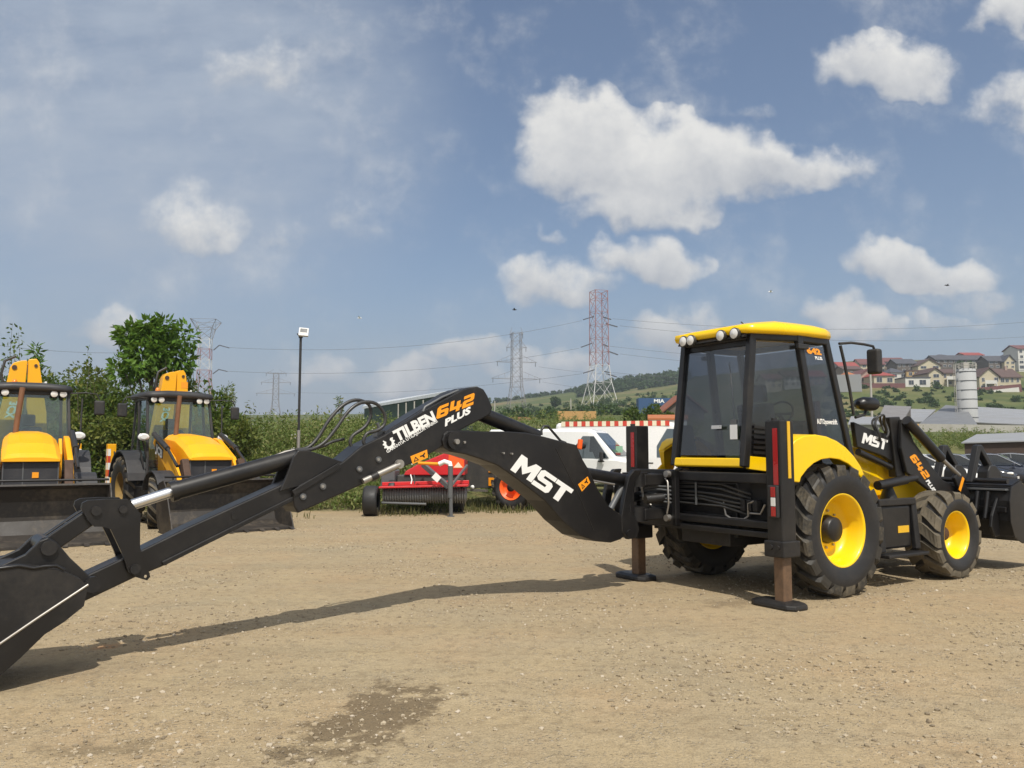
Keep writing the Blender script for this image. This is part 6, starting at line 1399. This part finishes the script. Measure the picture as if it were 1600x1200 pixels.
def shed(name, label, corners_base, h_e, h_r, wallm, roofm, cat='warehouse'):
    """corners: front-left, front-right, back-right, back-left in world; ridge runs front to back midway"""
    c = [Vector(p) for p in corners_base]; t = thing(name, label, cat, ((c[0]+c[1])/2)); o = t.location
    c = [p-o for p in c]; up = Vector((0, 0, 1))
    e = [p+up*h_e for p in c]; g0 = (c[0]+c[1])/2+up*h_r; g1 = (c[3]+c[2])/2+up*h_r; dn = -up*1.5
    m = MB(); V = [c[0]+dn, c[1]+dn, c[2]+dn, c[3]+dn]+e+[g0, g1]
    m.add(V, [(0, 1, 5, 8, 4), (1, 2, 6, 5), (2, 3, 7, 9, 6), (3, 0, 4, 7)]); m.build('wall', wallm, t)
    r = MB(); dx = (c[1]-c[0]).normalized(); dy = (c[3]-c[0]).normalized(); th = up*.12
    for a, b, s in ((4, 7, -1), (5, 6, 1)):
        q = [V[a]+dx*s*.4-dy*.3-up*.1, g0-dy*.3+up*.03, g1+dy*.3+up*.03, V[b]+dx*s*.4+dy*.3-up*.1]
        r.add(q+[p+th for p in q], [(0, 1, 2, 3), (7, 6, 5, 4), (0, 4, 5, 1), (1, 5, 6, 2), (2, 6, 7, 3), (3, 7, 4, 0)])
    ro = r.build('roof', roofm, t); return t
def gnd(u, v, Y): return WP(u, v, Y)
def roofslab(name, label, pts, th, mat, cat, wallm, base_drop):
    """mono-pitch building from its four roof corners in world"""
    P_ = [Vector(p) for p in pts]; o = sum(P_, Vector())/4; t = thing(name, label, cat, (o.x, o.y, o.z-base_drop)); o = t.location; q = [p-o for p in P_]
    m = MB(); d = Vector((0, 0, th)); m.add(q+[p+d for p in q], [(3, 2, 1, 0), (4, 5, 6, 7)]+[(i, (i+1) % 4, 4+(i+1) % 4, 4+i) for i in range(4)]); m.build('roof', mat, t)
    c = sum(q, Vector())/4; ins = [c+(p-c)*.95 for p in q]; w_ = MB(); lo = [Vector((p.x, p.y, -1.5)) for p in ins]; hi = [p-Vector((0, 0, .02)) for p in ins]
    w_.add(lo+hi, [(i, (i+1) % 4, 4+(i+1) % 4, 4+i) for i in range(4)]+[(4, 5, 6, 7), (3, 2, 1, 0)]); w_.build('wall', wallm, t); return t
roofslab('warehouse', 'long low warehouse with a grey sheet roof to the right of the silo', [WP(1522, 661, 128), WP(1680, 668, 118), WP(1680, 646, 150), WP(1514, 636, 150)], .15, M['sheet'], 'warehouse', M['concrete'], 4)
roofslab('warehouse', 'grey warehouse with a peaked front directly left of the silo', [WP(1436, 664, 122), WP(1530, 669, 112), WP(1508, 637, 135), WP(1478, 634, 140)], .15, paint('blue_grey_sheet', (.17, .175, .185), .5, (.13, .13, .13), .3, scale=.3), 'warehouse', M['sheet2'], 4)
roofslab('warehouse', 'pale grey sheet roof behind the peaked warehouse front', [WP(1408, 660, 132), WP(1442, 660, 130), WP(1462, 641, 150), WP(1422, 640, 152)], .15, M['sheet'], 'warehouse', M['concrete'], 4)
roofslab('open_barn', 'old barn with a weathered brown-grey panelled roof just right of the loader headlamp', [WP(1372, 657, 110), WP(1412, 658, 108), WP(1424, 637, 125), WP(1382, 635, 127)], .2, M['sheet2'], 'barn', WALL['dark'], 4)
roofslab('warehouse', 'low pale shed roof between the cab and the old barn', [WP(1325, 664, 105), WP(1375, 664, 104), WP(1370, 653, 120), WP(1330, 652, 121)], .15, M['sheet'], 'shed', M['concrete'], 3)
wallrun('concrete_wall', 'long pale concrete yard wall below the warehouses', 1424, 1640, 674, 678, 1.0, 104, 100, M['concrete'], 'concrete wall', .4)
q = WP(1420, 671, 101); m = MB(); m.box(q, (2.0, 1.2, 1.3)); m.b2((q.x-1.3, q.y-.3, q.z-.55), (q.x+1.3, q.y+.3, q.z-.35)); tag(m.build('skip', M['orange'] if False else paint('skip_paint', (.55, .27, .02), .6), None, .05), 'orange-yellow skip beside the concrete wall', 'skip')
a = WP(1362, 640, 170); m = MB(); m.tube([a+Vector((0, 0, -4)), a+Vector((0, 0, 10))], .28, 8, True, .2); tag(m.build('utility_pole', M['concrete']), 'pale concrete utility pole on the slope below the red-roofed house', 'utility pole')
a = WP(773, 660, 150); m = MB(); m.tube([a+Vector((0, 0, -3)), a+Vector((0, 0, 4))], .13, 8, True, .1); tag(m.build('utility_pole', M['concrete']), 'thin wooden utility pole left of the grey pylon', 'utility pole')
a = WP(892, 642, 170); m = MB(); m.tube([a+Vector((0, 0, -2)), a+Vector((0, 0, 2.6))], .12, 8, True, .1); tag(m.build('utility_pole', M['concrete']), 'short pole standing left of the red and white pylon foot', 'utility pole')
# shed near the cars
roofslab('brown_shed', 'dark brown shed with a pale sheet roof behind the parked cars', [WP(1502, 693, 43), WP(1680, 688, 41), WP(1680, 674, 47), WP(1526, 680, 48)], .06, M['sheet'], 'shed', paint('brown_boards', (.055, .035, .028), .8, (.1, .07, .05), .4, scale=1.2), 2.5)
# green shed left of the boom hinge
gs = [WP(566, 639, 74), WP(725, 612, 50), WP(745, 608, 58), WP(572, 634, 86)]
gsh = roofslab('green_shed', 'long dark green shed with a white roof edge behind the boom', gs, .22, M['vanwhite'], 'shed', paint('green_boards', (.03, .06, .045), .7, (.06, .07, .05), .4), 3.5)
o = gsh.location; p0, p1 = gs[0]-o, gs[1]-o
for k in range(7):
    q = p0.lerp(p1, .45+k*.08)-Vector((0, 0, .1)); m = MB(); m.beam(q+Vector((0, -.05, -2.4)), q+Vector((0, -.05, 0)), .09, .09, (1, 0, 0)); m.build('post', M['concrete'], gsh)
# things on the field in the middle distance
wallrun('plank_stack', 'long stack of orange-brown planks below the red and white pylon', 871, 931, 655, 655, 1.15, 118, 118, paint('fresh_planks', (.48, .28, .10), .8, (.3, .18, .08), .4, scale=2), 'plank stack', 1.2)
wallrun('plank_stack', 'low brown heap of earth-stained planks left of the long plank stack', 795, 835, 660, 660, .8, 125, 125, paint('old_planks', (.30, .17, .08), .9, (.2, .14, .08), .4, scale=2), 'plank stack', 1.2)
def container(label, u0, u1, v0, v1, Y):
    a, b, c = WP(u0, v0, Y), WP(u1, v0, Y), WP(u0, v1, Y); t = thing('container', label, 'container', ((a.x+b.x)/2, Y, a.z)); h = (b.x-a.x)/2; H = c.z-a.z
    bl = paint('blue_container', (.03, .085, .2), .6, (.1, .1, .1), .3)
    m = MB(); m.b2((-h, 0, -1), (h, 2.4, H)); m.build('body', bl, t)
    for k in range(24):
        x = -h+(k+.5)*2*h/24; r = MB(); r.b2((x-h/48*.9, -.05, .1), (x+h/48*.9, -.002, H-.1)); r.build('corrugation', bl, t)
    text3('lettering', 'MIA', (-h*.2, -.07, H*.68), (h*.35, -.07, H*.68), (-h*.2, -.07, H*.92), M['white'], t)
container('blue freight container on the field left of the cab', 998, 1058, 645, 622, 130)
t = thing('chalet', 'small house with a steep red-brown roof close to the left edge of the cab', 'house', WP(1070, 655, 95)); o = t.location
m = MB(); m.prism([(-2.3, -1), (2.3, -1), (2.3, 1.0), (0, 2.75), (-2.3, 1.0)], 0, 6); m.build('wall', WALL['dark'], t)
r = MB()
for s in (-1, 1): r.add([(0, -.4, 2.95), (s*2.7, -.4, .75), (s*2.7, 6.4, .75), (0, 6.4, 2.95), (0, -.4, 3.15), (s*2.7, -.4, .95), (s*2.7, 6.4, .95), (0, 6.4, 3.15)], [(0, 1, 2, 3), (7, 6, 5, 4), (0, 4, 5, 1), (1, 5, 6, 2), (2, 6, 7, 3), (3, 7, 4, 0)])
r.build('roof', paint('redbrown_tiles', (.26, .09, .05), .8, (.12, .06, .04), .5), t)
t = roofslab('tool_shed', 'low white shed with an orange roof edge, seen just over the striped van', [WP(1012, 656, 46), WP(1075, 656, 46), WP(1075, 650.5, 49), WP(1012, 650.5, 49)], .10, ROOF['orange'], 'shed', M['vanwhite'], 2.3)
# ------------------------------------------------------------------ trees on the hills
def ridge_wood(name, label, spots, lsize, n, mat):
    P = []; N = []
    for (x, y, z, r) in spots:
        p, nn_, _ = crown_points(n, (x, y, z+r*.75), (r, r, r*.9), 6, int(abs(x*13+y*7)) % 9999); P.append(p); N.append(nn_)
    V, Fq = leaves(np.vstack(P), np.vstack(N), lsize, .75); return tag(np_mesh(name, V, Fq, mat), label, None, None, 'stuff')
sp = []
rg = random.Random(5)
while len(sp) < 150:
    u = rg.uniform(905, 1075); Y = rg.uniform(500, 620); x = (u-800)/F_PX*Y; z = height(x, Y)
    v = 705-(z-CAM_H)/Y*F_PX
    sp.append((x, Y, z-1.5, rg.uniform(3.2, 5.8)*(.8 if u < 940 else 1)))
for k in range(60):
    u = rg.uniform(690, 905); Y = rg.uniform(600, 720); x = (u-800)/F_PX*Y; sp.append((x, Y, height(x, Y)-2, rg.uniform(2.5, 4.5)))
ridge_wood('ridge_wood', 'dark green wood along the ridge behind the red and white pylon', sp, 1.5, 420, M['farleaf'])
sp = []
for k in range(240):
    u = rg.uniform(1290, 1640); Y = rg.uniform(150, 262); x = (u-800)/F_PX*Y; sp.append((x, Y, height(x, Y)-.5, .45+1.3*rg.random()**2.5))
for k in range(200):
    u = rg.uniform(780, 1060); Y = rg.uniform(130, 420); x = (u-800)/F_PX*Y; sp.append((x, Y, height(x, Y)-.6, .6+2*rg.random()**2.5))
ridge_wood('hill_scrub', 'scattered scrub on the grassy slopes', sp, .6, 150, M['farleaf'])
for i, (u, Y, H, r, lab) in enumerate(((868, 300, 6, 2.4, 'round tree on the skyline left of the red and white pylon'), (1020, 60, 2.5, .9, 'leafy bush in front of the blue container'), (985, 62, 1.9, .9, 'small bush left of the blue container'), (1048, 58, 1.7, .8, 'low bush beside the chalet roof'),
                                (1505, 322, 6.5, 3.4, 'dark tree above the silo between the two house rows'), (1520, 318, 6, 3.0, 'dark green tree right above the silo top'))):
    x = (u-800)/F_PX*Y; tree('field_tree', lab, x, Y, H, (r, r, H*.42), H*.3, 1500, .28 if Y < 100 else .8, M['leaf'] if Y < 100 else M['farleaf'], 300+i, 9)

HAZE = .00045
# ------------------------------------------------------------------ the summer haze in the air
hz_ = NT('hazy_air'); hz_.t.nodes.remove(hz_.b)
vp = hz_.n('ShaderNodeVolumePrincipled'); vp.inputs['Color'].default_value = (.80, .88, 1, 1); vp.inputs['Density'].default_value = HAZE; vp.inputs['Anisotropy'].default_value = .25
hz_.l(vp.outputs[0], hz_.out.inputs['Volume'])
m = MB(); m.b2((-1900, -60, -3), (1900, 1700, 190)); tag(m.build('haze', hz_.m), 'pale summer haze in the air', None, None, 'stuff')
